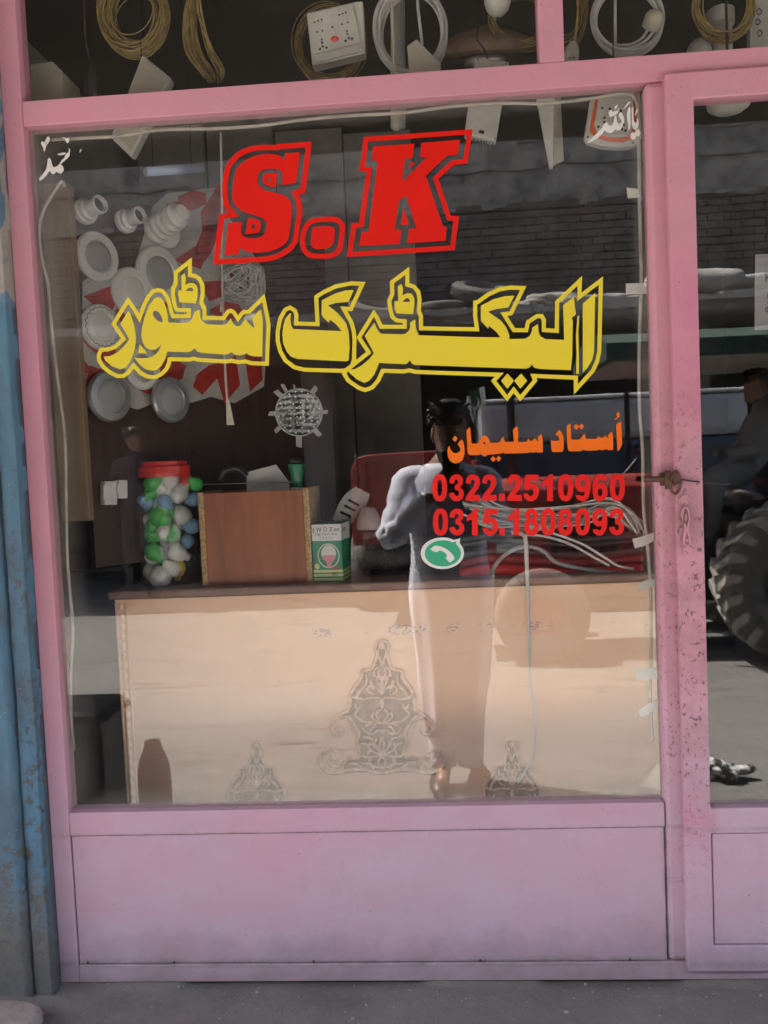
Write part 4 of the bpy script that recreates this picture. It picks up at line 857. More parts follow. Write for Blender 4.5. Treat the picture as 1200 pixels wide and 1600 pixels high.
# ------------------------------------------------------------------ display board at the left with lamp fittings
BN = Vector((.84, -.54, 0)).normalized(); B0_ = Vector((at(126, 500, .30).x, .30, 0)); BD = Vector((.54, .84, 0)).normalized()
def onb(px, py, off=0.0): return atpl(px, py, B0_+BN*off, BN)
board = thing('display_board', 'dark lamp display board standing edge on inside the window, pale wood front edge', 'display board', (B0_.x, .30, .4))
zt = onb(112, 292).z
def bquad(mb, s0, s1, z0, z1, o0, o1):
    q = [B0_+BD*s+BN*o for s, o in ((s0, o0), (s1, o0), (s1, o1), (s0, o1))]
    mb.add([Vector((p.x, p.y, z)) for z in (z0, z1) for p in q], [(0,3,2,1), (4,5,6,7), (0,1,5,4), (1,2,6,5), (2,3,7,6), (3,0,4,7)]); return mb
lz = at(150, 888, .32).z
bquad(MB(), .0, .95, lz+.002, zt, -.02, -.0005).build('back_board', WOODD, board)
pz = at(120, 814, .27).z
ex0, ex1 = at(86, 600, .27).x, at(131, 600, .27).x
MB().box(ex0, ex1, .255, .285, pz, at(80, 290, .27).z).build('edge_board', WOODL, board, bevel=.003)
low = thing('low_cabinet', 'low dark cabinet with a ledge under the lamp display board', 'cabinet', (-.95, .5, .38))
lz = at(150, 888, .32).z
MB().box(-1.17, at(188, 1000, .32).x-.004, .45, .85, .38, lz-.013)  .build('cabinet_body', BLACK, low, bevel=.004)
MB().box(-1.17, at(187, 900, .32).x-.002, .33, .85, lz-.012, lz).build('ledge', DARK, low, bevel=.003)
# printed sheet on the board
sheet = thing('printed_sheet', 'crumpled white sheet with red wedges pinned to the display board behind the lamp fittings', 'sheet', onb(250, 480, .002))
SP = [(128,440),(150,428),(205,432),(238,322),(262,302),(300,298),(345,292),(352,330),(410,420),(418,520),(412,604),(366,630),(330,620),(290,632),(250,626),(215,640),(170,628),(128,612)]
gx, gz = 26, 26
vs = [onb(a, b_, .004) for a, b_ in SP]
MB().plate([vs], BN*.0015).build('sheet', SHEETW, sheet)
REDS = [[(137,464),(176,449),(180,470),(168,491)], [(128,527),(142,517),(163,520),(178,533),(177,555),(168,566)], [(128,560),(148,585),(128,578)], [(138,600),(143,574),(166,582),(178,597)], [(182,487),(192,470),(206,478),(205,502),(190,500)], [(206,600),(228,592),(250,602),(240,616),(226,612)], [(306,601),(312,585),(326,574),(345,569),(352,574),(330,598),(318,612)], [(206,433),(229,418),(231,430),(222,446),(208,442)], [(260,583),(276,566),(288,574),(270,596)],
  [(240,452),(252,446),(264,462),(258,480),(244,474)], [(318,333),(338,303),(349,306),(350,335),(341,360),(330,388),(322,398)], [(304,388),(320,398),(312,404),(290,412),(278,405)], [(328,487),(352,474),(370,478),(378,492),(362,500),(344,494)], [(322,443),(344,441),(350,452),(344,462),(330,468),(320,466)], [(356,425),(372,432),(386,426),(390,438),(376,450),(366,442)], [(270,566),(288,572),(284,590),(270,596)], [(282,283+25),(300,300),(318,304),(318,318),(300,326),(286,322)], [(342,590),(366,560),(372,600),(352,624)], [(385,560),(405,540),(408,590),(392,605)], [(262,320),(278,316),(282,330),(268,338)], [(352,296),(338,352),(316,408),(300,402),(322,350),(336,298)], [(210,432),(232,392),(246,404),(232,440)], [(226,600),(236,570),(262,560),(256,600)]]
for q in REDS:
    if len(q) == 3: q = [q[0], ((q[0][0]+q[1][0])/2+2, (q[0][1]+q[1][1])/2+3), q[1], q[2]]
    qx, qy = sum(a for a, _ in q)/len(q), sum(b_ for _, b_ in q)/len(q); q = [(qx+(a-qx)*1.22, qy+(b_-qy)*1.22) for a, b_ in q]
    m = MB(); m.plate([[onb(a, b_, .0062) for a, b_ in clean(q)]], BN*.0006); m.build('red_wedge', SHEETR, sheet)
DOTM = MB(); random.seed(3)
for i in range(90):
    a, b_ = random.uniform(132, 405), random.uniform(430, 612)
    p = onb(a, b_, .0072); DOTM.box(p.x-.0012, p.x+.0012, p.y-.0004, p.y+.0004, p.z-.0014, p.z+.0014)
o = DOTM.build('printed_specks', BLACK, sheet); o['kind'] = 'stuff'
# round ceiling lights pinned to the board
DISCS = [(152, 401, 35, WHITE, GREYP, 'round white ceiling light at the top left of the display board'), (206, 456, 35, JARM, WHITE, 'round clear rimmed light below the highest one on the display board'), (248, 428, 40, WHITE, GREYP, 'large round pale light on the middle of the display board'), (157, 511, 33, WHITE, WHITE, 'round white light with a wavy black line around its face'), (171, 620, 37, SILV, GREYP, 'silver rimmed round downlight hanging below the sheet, left of two'), (267, 625, 34, SILV, GREYP, 'silver rimmed round downlight hanging below the sheet, right of two'), (222, 575, 32, WHITE, SHEETW, 'round white light half covered by the first letter of the yellow word'), (300, 480, 34, SHEETW, WHITE, 'round pale light behind the yellow dot marks of the store word')]
for px, py, r, m1, m2, lab in DISCS:
    off = .03 if py > 600 else .012
    c = onb(px, py, off); rad = r*(c-CAM).length/FPX*1.02
    t = thing('ceiling_light', lab, 'ceiling light', c, group='round lights on the display board'); Mm = rot_to(BN, c)
    MB().lathe([(rad*.97, -.010), (rad, -.004), (rad, .002), (rad*.93, .008), (rad*.68, .009), (rad*.64, .005)], 36, Mm).build('rim', m1 if m1 is not JARM else WHITE, t, smooth=False)
    MB().lathe([(rad*.635, .002), (rad*.62, .0055), (rad*.4, .0066), (.002, .007)], 30, Mm).build('diffuser', m2, t, smooth=True)
    if 'wavy' in lab:
        n_ = 96; m = MB(); m.tube([Mm @ Vector((rad*(.84+.035*math.sin(i*2*PI/n_*20))*math.cos(2*PI*i/n_), rad*(.84+.035*math.sin(i*2*PI/n_*20))*math.sin(2*PI*i/n_), .0085)) for i in range(n_)], .0010, 5, True); m.build('wavy_line', BLACK, t)
    if py > 600: MB().tube([c-BN*.01, c-BN*.03], .006, 8).build('stem', DARK, t)
# lamp holders
def holder(px, py, s, d, lab, ribs=0):
    c = onb(px, py, .03*s); t = thing('lamp_holder', lab, 'lamp holder', c, group='white lamp holders on the display board')
    Mm = rot_to(d, c); r = .030*s
    MB().lathe([(r*.6, -.03*s), (r*.98, -.024*s), (r, -.012*s), (r*.86, -.008*s), (r*.84, .0), (r*.66, .006*s), (r*.60, .026*s)], 28, Mm).build('holder_body', WHITE, t, smooth=False)
    MB().lathe([(r*.60, .0265*s), (r*.70, .028*s), (r*.70, .040*s), (r*.60, .041*s), (r*.58, .030*s), (.001, .0295*s)], 28, Mm).build('socket_ring', WHITE, t, smooth=False)
    MB().lathe([(r*.55, .0300*s), (.001, .0302*s)], 20, Mm).build('socket_mouth', DARK, t)
dh = Vector((.86, -.5, .12))
holder(140, 327, 1.05, dh, 'white lamp holder at the top left of the display board')
holder(203, 343, 1.0, dh, 'white stepped lamp holder, second from the left on the board')
c = onb(258, 350, .05); t = thing('lamp_holder', 'large ribbed white lamp holder beside the red letter S', 'lamp holder', c, group='white lamp holders on the display board')
Mm = rot_to(Vector((.8, -.55, .22)), c); r = .037; prof = [(r*.5, -.07), (r*.8, -.06)]
for i in range(5): prof += [(r*(.84-.03*i), -.046+.022*i), (r*(1.02-.03*i), -.040+.022*i), (r*(1.02-.03*i), -.034+.022*i), (r*(.80-.03*i), -.028+.022*i)]
MB().lathe(prof+[(r*.55, .075), (.002, .076)], 28, Mm).build('ribbed_body', WHITE, t)
MB().lathe([(r*.5, -.10), (r*.72, -.095), (r*.74, -.072), (r*.5, -.0705)], 24, Mm).build('holder_cap', OFFW, t, smooth=True)
c = onb(262, 368, .02); MB().lathe([(.034, -.02), (.036, 0), (.030, .012), (.001, .016)], 24, rot_to(Vector((.6, -.7, -.4)), c)).build('holder_skirt', WHITE, t, smooth=True)
# bunch of white wires at the end of the sheet
t = thing('wire_bunch', 'tangled bunch of thin white wires hanging right of the sheet', 'wire', onb(385, 440, .03)); random.seed(9)
for i in range(26):
    a = random.uniform(0, PI); P = [(382+random.uniform(-10, 16), 410+random.uniform(-4, 6)), (372+random.uniform(-26, 20), 430+random.uniform(-8, 8)), (378+random.uniform(-28, 24), 452+random.uniform(-8, 10)), (392+random.uniform(-24, 20), 472+random.uniform(-16, 6)), (404+random.uniform(-16, 10), 440+random.uniform(-14, 16)), (396+random.uniform(-10, 12), 418+random.uniform(-8, 8))]
    m = MB(); m.tube(smoothpts([onb(a_, b_, .02+random.uniform(0, .03)) for a_, b_ in P], 4),   .0021, 5); m.build('wire', WHITE if i % 3 else CORD, t, smooth=True)
t = thing('pull_cord', 'thin white cord with a flat plug end hanging beside the letter S', 'cord', at(350, 430, .3))
m = MB(); m.tube(smoothpts([at(a, b_, .30) for a, b_ in [(345, 208), (346, 270), (347, 340), (347, 402), (348, 470), (350, 520), (352, 580), (355, 625)]], 3), .0030, 8); m.build('cord', CORD, t, smooth=True)
m = MB(); m.tube([at(347, 470, .30), at(347, 487, .30)], .0055, 8); m.build('joint', OFFW, t, smooth=True)
q = [at(353, 625, .298), at(358, 625, .298), at(366, 664, .298), at(354, 664, .298)]
m = MB(); m.plate([q], (0, .007, 0)); m.build('plug_end', OFFW, t, bevel=.001)
# white switches under the board
for i, (x0, x1, y0, y1) in enumerate(((156, 176, 752, 789), (177.5, 192, 750, 779))):
    t = thing('wall_switch', ['white wall switch under the display board, the larger of two', 'white wall switch under the display board, the smaller of two'][i], 'switch', onb((x0+x1)/2, y1, .012), group='switches under the display board')
    MB().plate([[onb(x0, y0, .0005), onb(x1, y0, .0005), onb(x1, y1, .0005), onb(x0, y1, .0005)]], BN*.02).build('switch_plate', WHITE, t, bevel=.003)
    MB().plate([[onb(x0+4, y0+6, .021), onb(x1-4, y0+6, .021), onb(x1-4, y1-8, .021), onb(x0+4, y1-8, .021)]], BN*.005).build('rocker', WHITE, t, bevel=.001)
DUSTW = mat('dusty_white_plastic', (.42, .405, .365), .45, var=.12, scale=14, bump=.05, dust=.5); DUSTY = mat('dusty_cream_plastic', (.36, .325, .255), .5, var=.15, scale=14, dust=.5); DCAB = mat('dusty_cable', (.40, .395, .375), .45, var=.15, scale=20, dust=.4)
# ------------------------------------------------------------------ goods hung along the top of the window
YH = .16
def coil(px, py, rx, ry, turns, r, m, name, lab, cat, Y=YH, tilt=0, seed=1, spread=.16, mat2=None, hang=True, group=None, arc=(0, 1), par=None):
    random.seed(seed); c = at(px, py, Y); t = par or thing(name, lab, cat, c, group)
    e = (at(px+10, py, Y)-c)/10; f = (at(px, py+10, Y)-c)/10
    for k in range(turns):
        a0 = random.uniform(0, 6); s = 1+random.uniform(-spread, spread*.4); dx, dy = random.uniform(-2.5, 2.5), random.uniform(-3, 3); ph = random.uniform(0, 6); wob = random.uniform(.0, .035)
        pts = []
        for i in range(40):
            a = 2*PI*i/40; q = s*(1+wob*math.sin(2*a+ph)); ca, sa = math.cos(a)*rx*q, math.sin(a)*ry*q
            ct, st = math.cos(tilt), math.sin(tilt)
            pts.append(c+e*(dx+ca*ct-sa*st)+f*(dy+ca*st+sa*ct)+Vector((0, random.uniform(-1, 1)*.0005+.010*math.sin(a+ph)+(k-turns/2)*.0016, 0)))
        mb = MB(); mb.tube(pts, r, 6, True); mb.build('cable_turn', (mat2 if mat2 and k % 3 == 0 else m), t, smooth=True)
    return t
def cord_up(t, px, py, Y, r=.0015, m=None):
    p = at(px, py, Y); MB().tube([p, Vector((p.x, p.y, 2.78))], r, 6).build('hanger', m or DARK, t)
t = coil(210, 25, 47, 58, 40, .0011, BRASS, 'amber_coil', 'amber cable coil hanging at the upper left pane, rounder of the two there', 'cable', spread=.34, seed=2); cord_up(t, 210, -30, YH)
t = thing('amber_hank', 'amber cable hank hanging folded beside the round amber coil', 'cable', at(318, 60, YH)); random.seed(4)
for k in range(40):
    o_ = random.uniform(-1, 1); P = [(306+o_*4, -30), (303+o_*12+random.uniform(-4, 4), 20), (310+o_*20+random.uniform(-4, 4), 75), (325+o_*21+random.uniform(-3, 6), 108), (336+o_*12, 122+random.uniform(-4, 8))]
    MB().tube(smoothpts([at(a, b_, YH+.02*math.sin(k*1.7)) for a, b_ in P], 4), .0012, 5).build('strand', BRASS, t, smooth=True)
# switch plates, boards, tools
def slab(name, lab, cat, corners, Y, th, m, bev=.004, group=None, yy=None):
    q = [at(a, b_, Y+(yy[i] if yy else 0)) for i, (a, b_) in enumerate(corners)]
    t = thing(name, lab, cat, sum(q, Vector())/len(q), group)
    MB().plate([q], (0, th, 0)).build('body', m, t, bevel=bev); return t
t = slab('pale_carton', 'beige carton standing in the corner of the upper left pane', 'carton', [(47, 101), (82, 96), (97, 112), (97, 168), (47, 170)], .12, .10, DUSTY, .002)
t = slab('switch_board', 'grey white square switch board hung cornerwise behind the pink rail at left', 'switch board', [(222, 84), (268, 122), (205, 246), (172, 214)], .13, .03, DUSTW, .006)
q = [(221, 93), (259, 124), (206, 234), (180, 209)]; MB().plate([[at(a, b_, .1285) for a, b_ in q]], (0, -.002, 0)).build('cover', DUSTY, t, bevel=.0015); cord_up(t, 221, 90, .14)
t = thing('screwdriver_pouch', 'narrow dark pouch hanging by its string in the upper left pane', 'pouch', at(142, 110, YH))
MB().lathe([(.004, .0), (.010, -.012), (.015, -.035), (.017, -.075), (.016, -.11)], 12, Matrix.Translation(at(141, 92, YH))).build('pouch', BLACK, t, smooth=True)
MB().tube([at(141, 96, YH), at(138, 85, YH), at(133, 60, YH), at(131, -40, YH)], .0022, 6).build('string', RUST, t, smooth=True)
t = slab('extension_board', 'white extension board with sockets and a red switch hanging in the upper pane', 'extension board', [(479, 20), (553, 3), (567, 2), (571, 83), (488, 103)], YH-.03, .035, DUSTW, .004)
ub = [at(479, 20, YH-.032), at(553, 5, YH-.032), at(570, 82, YH-.032), at(488, 103, YH-.032)]
def onub(u, v, off=.0): return ub[0].lerp(ub[1], u).lerp(ub[3].lerp(ub[2], u), v)+Vector((0, off, 0))
MB().plate([[onub(.02, .03), onub(.97, .03), onub(.97, .80), onub(.02, .80)]], (0, -.003, 0)).build('face', DUSTW, t, bevel=.001)
MB().plate([[onub(.03, .84), onub(.98, .84), onub(.98, .97), onub(.03, .97)]], (0, -.003, 0)).build('face_lip', DUSTW, t, bevel=.001)
def slot_(u, v, r=.0021, sx=1): MB().ball(onub(u, v, -.0035), r*sx, .0012, r, 8, 5).build('socket_hole', BLACK, t, smooth=True)
for u, v in ((.14, .22), (.22, .21), (.29, .20), (.66, .18), (.73, .17), (.80, .16), (.17, .41), (.28, .41), (.68, .37), (.80, .36), (.24, .57), (.24, .63), (.75, .52), (.75, .58), (.18, .74), (.31, .74), (.24, .70), (.69, .70), (.82, .69), (.76, .66), (.48, .38)): slot_(u, v, .0026 if v > .6 else .002)
MB().ball(onub(.49, .62, -.004), .0085, .003, .0062, 14, 8).build('red_switch', mat('switch_red', (.62, .05, .04), .35, bump=0), t, smooth=True); cord_up(t, 525, 8, YH-.01)
t = coil(642, 50, 54, 66, 11, .0036, DCAB, 'white_coil', 'white cable coil hanging beside the extension board', 'cable', spread=.13, seed=6); cord_up(t, 642, -20, YH)
MB().tube(smoothpts([at(650, -40, YH), at(653, 10, YH-.01), at(657, 45, YH-.012), at(660, 70, YH-.012)], 4), .0034, 8).build('loose_end', DCAB, t, smooth=True)
t = coil(515, 70, 52, 58, 16, .0011, BRASS, 'amber_coil', 'faint amber coil hanging behind the extension board', 'cable', Y=.32, spread=.2, seed=8)
t = slab('folded_card', 'folded grey card standing behind the pink rail inside the white coil', 'card', [(636, 72), (651, 61), (689, 100), (688, 122), (640, 122)], .12, .004, DUSTY, .001)
MB().plate([[at(650.5, 62, .121), at(689, 100, .121), at(688, 122, .121), at(652, 122, .13)]], (0, -.002, 0)).build('flap', GREYP, t)
MB().tube([at(620, -40, .33), at(622, 55, .33), at(622, 200, .33)], .018, 10).build('tube', GREYP, thing('pipe_length', 'grey plastic pipe standing upright behind the white coil', 'pipe', at(621, 100, .33)), smooth=True)
p = at(618, 178, .12); t = thing('lamp_pin', 'small yellowed bulb tip poking below the rail beside the letter K', 'bulb', p)
MB().lathe([(.0115, .03), (.0115, -.012), (.0105, -.020), (.006, -.0245), (.001, -.0255)], 16, Matrix.Translation(at(619, 186, .12))).build('tip', DUSTY, t, smooth=True); cord_up(t, 619, 170, .12, .004, DUSTY)
p = at(777, -4, YH); t = thing('glass_bulb', 'white light bulb hanging upside down at the top edge of the upper pane', 'bulb', p)
MB().lathe([(.002, -.046), (.013, -.043), (.024, -.032), (.029, -.016), (.029, .0), (.022, .022), (.014, .045), (.014, .07)], 22, Matrix.Translation(at(777, -8, YH))).build('bulb', DUSTW, t, smooth=True); cord_up(t, 777, -40, YH, .003)
MB().ball(at(777, 28, YH-.002), .0022).build('bulb_tip', BLACK, t)
p = at(758, 85, .30); t = thing('wicker_lamp', 'round brown lamp shade with a shiny rim hanging above a white plate', 'lamp', p)
MB().lathe([(.12, -.002), (.125, .006), (.105, .028), (.07, .045), (.03, .055), (.01, .06)], 30, rot_to((0, -.35, 1), p)).build('shade', mat('wicker', (.16, .11, .07), .7, var=.4, scale=30, bump=.6), t, smooth=True)
MB().lathe([(.050, -.022), (.046, -.004), (.03, .002)], 22, rot_to((0, -.3, 1), p)).build('reflector', SILV, t, smooth=True); cord_up(t, 758, 60, .30, .003)
t = slab('socket_plate', 'white rectangular socket plate hanging across the pink rail above the letter K', 'socket plate', [(743, 88), (796, 96), (775, 221), (725, 211)], .11, .028, DUSTW, .004)
MB().plate([[at(749, 203, .109), at(757, 204.5, .109), at(756, 209.5, .109), at(748, 208, .109)]], (0, -.001, 0)).build('slot', BLACK, t)
for a, b_ in ((746.5, 93), (791, 100), (729, 208), (773, 217)): MB().ball(at(a, b_, .1095), .0016).build('screw', DARK, t)
MB().tube([at(762, 92, .115), at(755, 75, .13), at(745, 62, .14), at(752, -40, .14)], .0018, 6).build('wire', BLACK, t, smooth=True)
for k in range(7): MB().tube(smoothpts([at(740+5*k, 214+k, .122), at(741+5*k+2*math.sin(k), 226, .122), at(738+5.5*k, 238+3*math.sin(k*2), .122)], 3), .0012, 5).build('wire_tail', BLACK, t, smooth=True)
t = thing('cord_plug', 'small yellowed two pin plug hanging at the foot of the pink mullion', 'plug', at(893, 88, YH))
MB().lathe([(.006, .03), (.014, .018), (.0165, .0), (.015, -.016), (.008, -.02)], 16, rot_to((.1, -.5, 1), at(893, 88, YH))).build('plug_body', DUSTY, t, smooth=True)
for dx in (-3, 4): MB().ball(at(893+dx, 90, YH-.017), .0018).build('pin_hole', BLACK, t)
MB().tube(smoothpts([at(894, 78, YH), at(900, 50, YH), at(903, 10, YH), at(900, -40, YH)], 4), .003, 6).build('cord', BRASS, t, smooth=True)
t = coil(812, 30, 48, 44, 12, .0011, BRASS, 'amber_coil', 'loose amber coil hanging just left of the pink mullion', 'cable', Y=.22, spread=.22, seed=12); cord_up(t, 812, -14, .22)
t = coil(880, 10, 34, 66, 12, .0012, BRASS, 'amber_coil', 'loose amber coil hanging just right of the pink mullion', 'cable', Y=.24, spread=.22, seed=13)
t = coil(980, 32, 54, 54, 10, .0038, DCAB, 'white_coil', 'white extension lead coiled with its plug, in the upper right pane', 'cable', spread=.11, seed=16); cord_up(t, 980, -20, YH)
MB().lathe([(.010, -.02), (.020, -.015), (.021, .008), (.016, .018), (.007, .022)], 18, rot_to((.3, -.55, .8), at(1021, 33, YH-.02))).build('plug', DUSTY, t, smooth=True)
MB().tube(smoothpts([at(1013, 45, YH-.02), at(1003, 60, YH-.01), at(985, 70, YH), at(962, 71, YH)], 4), .0036, 8).build('lead', DCAB, t, smooth=True)
MB().tube([at(961, -40, YH), at(961.5, 70, YH)], .0034, 8).build('loose_end', DCAB, t, smooth=True)
t = coil(1130, 10, 46, 50, 20, .0016, BRASS, 'amber_coil', 'thick amber coil around a white holder in the upper right corner', 'cable', spread=.2, seed=18); cord_up(t, 1130, -30, YH)
t = thing('batten_holder', 'white cylindrical batten holder hanging inside the amber coil at upper right', 'lamp holder', at(1128, 50, .22))
MB().lathe([(.024, -.09), (.024, .0), (.030, .004), (.030, .035), (.022, .04)], 20, Matrix.Translation(at(1126, 42, .22))).build('body', DUSTW, t, smooth=False)
t = thing('ceiling_rose', 'small round white ceiling rose hanging beside the batten holder', 'ceiling rose', at(1091, 76, .2))
MB().lathe([(.022, -.02), (.026, -.012), (.026, .004), (.014, .012)], 18, rot_to((-.6, -.7, .3), at(1091, 76, .2))).build('body', DUSTW, t, smooth=True)
t = slab('price_board', 'tall white board with handwriting at the right end of the upper pane', 'board', [(1172, -30), (1240, -36), (1238, 84), (1171, 90)], .2, .02, DUSTW, .002)
for i, (a, b_) in enumerate(((1186, 18), (1184, 34), (1187, 52))):
    m = MB(); m.tube(smoothpts([at(a-4, b_, .199), at(a, b_-5, .199), at(a+4, b_, .199), at(a, b_+5, .199), at(a-3, b_+2, .199)], 3), .0011, 5); m.build('ink_stroke', BLACK, t)
# white angle fitting, orange-rimmed socket board, tube in place of a reflected sky strip
t = thing('light_batten', 'white angled light batten hanging to the right of the letter K', 'light batten', at(862, 210, .12))
q = [at(838, 150, .12), at(866, 148, .12), at(864, 262, .12), at(859, 262, .12)]
MB().plate([q], (0, .012, 0)).build('front_face', DUSTW, t, bevel=.001)
q = [at(866.4, 148, .12), at(876, 150, .14), at(881, 250, .14), at(864.6, 258, .12)]
MB().plate([q], (0, .010, 0)).build('side_face', DUSTY, t, bevel=.001); cord_up(t, 858, 155, .13)
t = thing('socket_board', 'white socket board with an orange band behind the Arabic words at upper right', 'socket board', at(958, 190, .09))
def srr(pts, y): return [at(a, b_, y) for a, b_ in pts]
so1 = [(924, 152), (1000, 143), (1003, 215), (998, 224), (985, 229), (965, 230), (940, 228), (918, 221), (914, 212)]
MB().plate([srr(so1, .092)], (0, .025, 0)).build('body', DUSTW, t, bevel=.003)
so2 = [(930, 152), (996, 144), (995, 205), (988, 217), (970, 223), (948, 221), (930, 215), (921, 205)]
MB().plate([srr(so2, .0915)], (0, -.003, 0)).build('orange_band', mat('socket_orange', (.50, .09, .02), .4, var=.1, bump=0), t, bevel=.001)
so3 = [(936, 150), (990, 144), (988, 206), (979, 214), (962, 216), (944, 213), (932, 207), (928, 196)]
MB().plate([srr(so3, .088)], (0, -.002, 0)).build('face', DUSTW, t, bevel=.001)
for a, b_ in ((941, 169), (953, 170), (944.5, 184), (944, 191), (935, 198), (941, 200), (972, 190), (974, 195), (977, 204), (972, 202), (970, 173), (984, 168)): MB().ball(at(a, b_, .0855), .0028, .0012, .0026, 7, 5).build('socket_hole', BLACK, t)
for a, b_ in ((918.5, 214), (989, 223)): MB().ball(at(a, b_, .0915), .0022).build('screw', DARK, t)
cord_up(t, 960, 150, .10)
TUBEM = mat('sky_blue_tube', (.42, .52, .72), .25, var=.04, bump=0)  # stand-in for reflected sky: the sky's blue is put into the tube colour
t = thing('sky_strip_tube', 'pale blue white tube standing in for reflected sky, hung level above the display board', 'stand-in tube', at(270, 268, .45))
MB().tube([at(229, 268.5, .45), at(312, 263, .62)], .012, 14).build('tube', TUBEM, t, smooth=True)
for a, b_, y in ((226, 268.8, .445), (315, 262.8, .625)): MB().tube([at(a, b_, y), at(a+3, b_, y)], .0115, 12).build('end_cap', GREYP, t)
MB().tube([at(240, 266, .47), Vector((at(240, 266, .47).x, .47, 2.78))], .0015, 5).build('hanger', DARK, t); MB().tube([at(300, 264, .60), Vector((at(300, 264, .6).x, .60, 2.78))], .0015, 5).build('hanger', DARK, t)
t = thing('oval_lamp', 'flat oval white lamp hanging behind the top of the door pane', 'lamp', at(1138, 165, .12))
MB().lathe([(.001, -.02), (.03, -.017), (.043, -.008), (.045, .0), (.043, .01)], 24, Matrix.Translation(at(1138, 162, .14))).build('body', DUSTW, t, smooth=True)
MB().tube([at(1138, 158, .14), Vector((at(1138, 158, .14).x, .14, 2.78))], .003, 6).build('hanger', DARK, t)
t = slab('notice', 'white printed notice at the right edge of the door pane', 'notice', [(1180, 398), (1260, 392), (1262, 512), (1179, 516)], .42, .001, GREYP, 0)
for i, (s_, b_) in enumerate((('K', 440), ('b', 466), ('7', 480), ('06', 488))):
    p = at(1201, b_, .418); text(s_, .018 if i else .03, Matrix.Translation(p) @ Matrix.Rotation(PI/2, 4, 'X'), BLACK, t)
# clear plastic corner film at the lower right of the window
b = MB(); q = [at(985, 1225, .03), at(1002, 1214, .02), at(1020, 1196, .012), at(1031, 1190, .012), at(1033, 1246, .012), at(1000, 1248, .02), at(992, 1240, .03)]
t = thing('plastic_scrap', 'crumpled clear plastic scrap in the lower right corner of the window', 'plastic', q[0]); b.plate([q], (0, .001, 0)); b.build('scrap', GLASS2, t)
# ------------------------------------------------------------------ stone on the pavement
p0 = at(20, 1592, -.16); p0 = CAM+ray(22, 1606)*((.375+.02-CAM.z)/ray(22, 1606).z)
t = thing('stone', 'rounded pinkish grey stone slab on the pavement in front of the blue pier', 'stone', (p0.x, p0.y, .375))
STN = mat('stone', (.26, .205, .185), .9, var=.25, scale=20, bump=.6, bs=60, bd=.006, dust=.5)
b = MB(); rings = []
for h, s in ((-.004, .92), (.012, 1.0), (.024, 1.0), (.033, .96), (.037, .86)):
    rings.append([Vector((p0.x-.065+s*.112*math.copysign(abs(math.cos(a))**.6, math.cos(a))*(1+.05*noise.noise(Vector((math.cos(a)*2, math.sin(a)*2, h*9)))), p0.y-.0+s*.075*math.copysign(abs(math.sin(a))**.7, math.sin(a)), .375+h+.003*noise.noise(Vector((math.cos(a)*3, math.sin(a)*3, 4))))) for a in [2*PI*i/36 for i in range(36)]])
b.loft(rings); b.build('stone_body', STN, t, smooth=True)
# ================================================================== the street behind the camera, seen mirrored in the panes
def gr(px, py):             # street ground point seen mirrored at this pixel
    d = ray(px, py); k = -CAM.z/d.z; p = CAM+d*k; return Vector((p.x, -p.y, 0))
# ---- opposite building: open dark shops, ledge with tyres, brick wall, concrete beam
DL_ = 8.0     # ledge edge
zl = rf(700, 486, DL_).z; zb0 = zl; zc = rf(700, 326, 9.4).z; zc2 = rf(700, 225, 9.4).z
opp = thing('brick_building', 'dim brick building across the street with a ledge and a concrete beam', 'building', (0, -9.5, 0))
CONC2 = mat('weathered_concrete', (.33, .295, .26), .9, var=.55, scale=3.2, bump=1.0, bs=6, bd=.09, dust=.5)
BRK = mat('dull_brick', (.165, .13, .11), .9, var=.5, scale=3, dust=.5, bump=.4, bs=30, bd=.01); MORT = mat('mortar', (.125, .108, .095), .95, var=.3)
MB().box(-14, 14, -9.9, -9.44, zl-.3, zc).build('wall_core', MORT, opp)
BW, BH, first, n = .27, .092, None, 0
row = 0; z = zl; far_ = MB(); random.seed(21); cand = []
while z < zc-.02:
    x = -5+(row % 2)*BW*.5
    while x < 8: cand.append((x, z)); x += BW
    z += BH; row += 1
cand.sort(key=lambda q: abs(q[0]-1.6)+.4*abs(q[1]-(zl+.9)))
bmesh0 = None
for i, (x, z) in enumerate(cand):
    dy = random.uniform(0, .014)
    if i < 300:
        if bmesh0 is None:
            bo = MB().box(-BW/2+.006, BW/2-.006, -.04, .04, .005, BH-.005).build('brick', BRK); bo.parent = opp; bmesh0 = bo
        else: bo = bmesh0.copy(); COL.objects.link(bo)
        bo.location = Vector((x, -9.44+dy, z))-Vector((0, -9.5, 0)); bo.rotation_euler = (0, random.uniform(-.015, .015), random.uniform(-.03, .03)); bo.scale = (random.uniform(.97, 1.02), 1, random.uniform(.96, 1.02))
    else: far_.box(x-BW/2+.006, x+BW/2-.006, -9.48+dy, -9.40+dy, z+.005, z+BH-.005)
fo = far_.build('brickwork', BRK, opp); fo['kind'] = 'stuff'
MB().box(-14, 14, -9.9, -9.401, zc, zc2+.3).build('concrete_beam', CONC2, opp, bevel=.03)
cr = []
for i in range(90): cr.append((-6+i*.14, -9.396, zc+.42+.10*noise.noise(Vector((i*.23, 3, 0)))+.05*noise.noise(Vector((i*.9, 1, 0)))))
MB().tube(cr, .008, 5).build('crack', MORT, opp)
MB().tube([(x, -9.396, z+.33) for x, y, z in cr[50:]], .006, 5).build('crack', MORT, opp)
rg_ = MB(); random.seed(31); x = -8
while x < 9:
    l = random.uniform(.1, .5); rg_.box(x, x+l, -9.42, -9.36-random.uniform(0, .05), zc-.02-random.uniform(0, .04), zc+.012); x += l*1.05
o = rg_.build('broken_plaster_edge', mat('pale_plaster', (.36, .34, .31), .95, var=.3, scale=8), opp); o['kind'] = 'stuff'
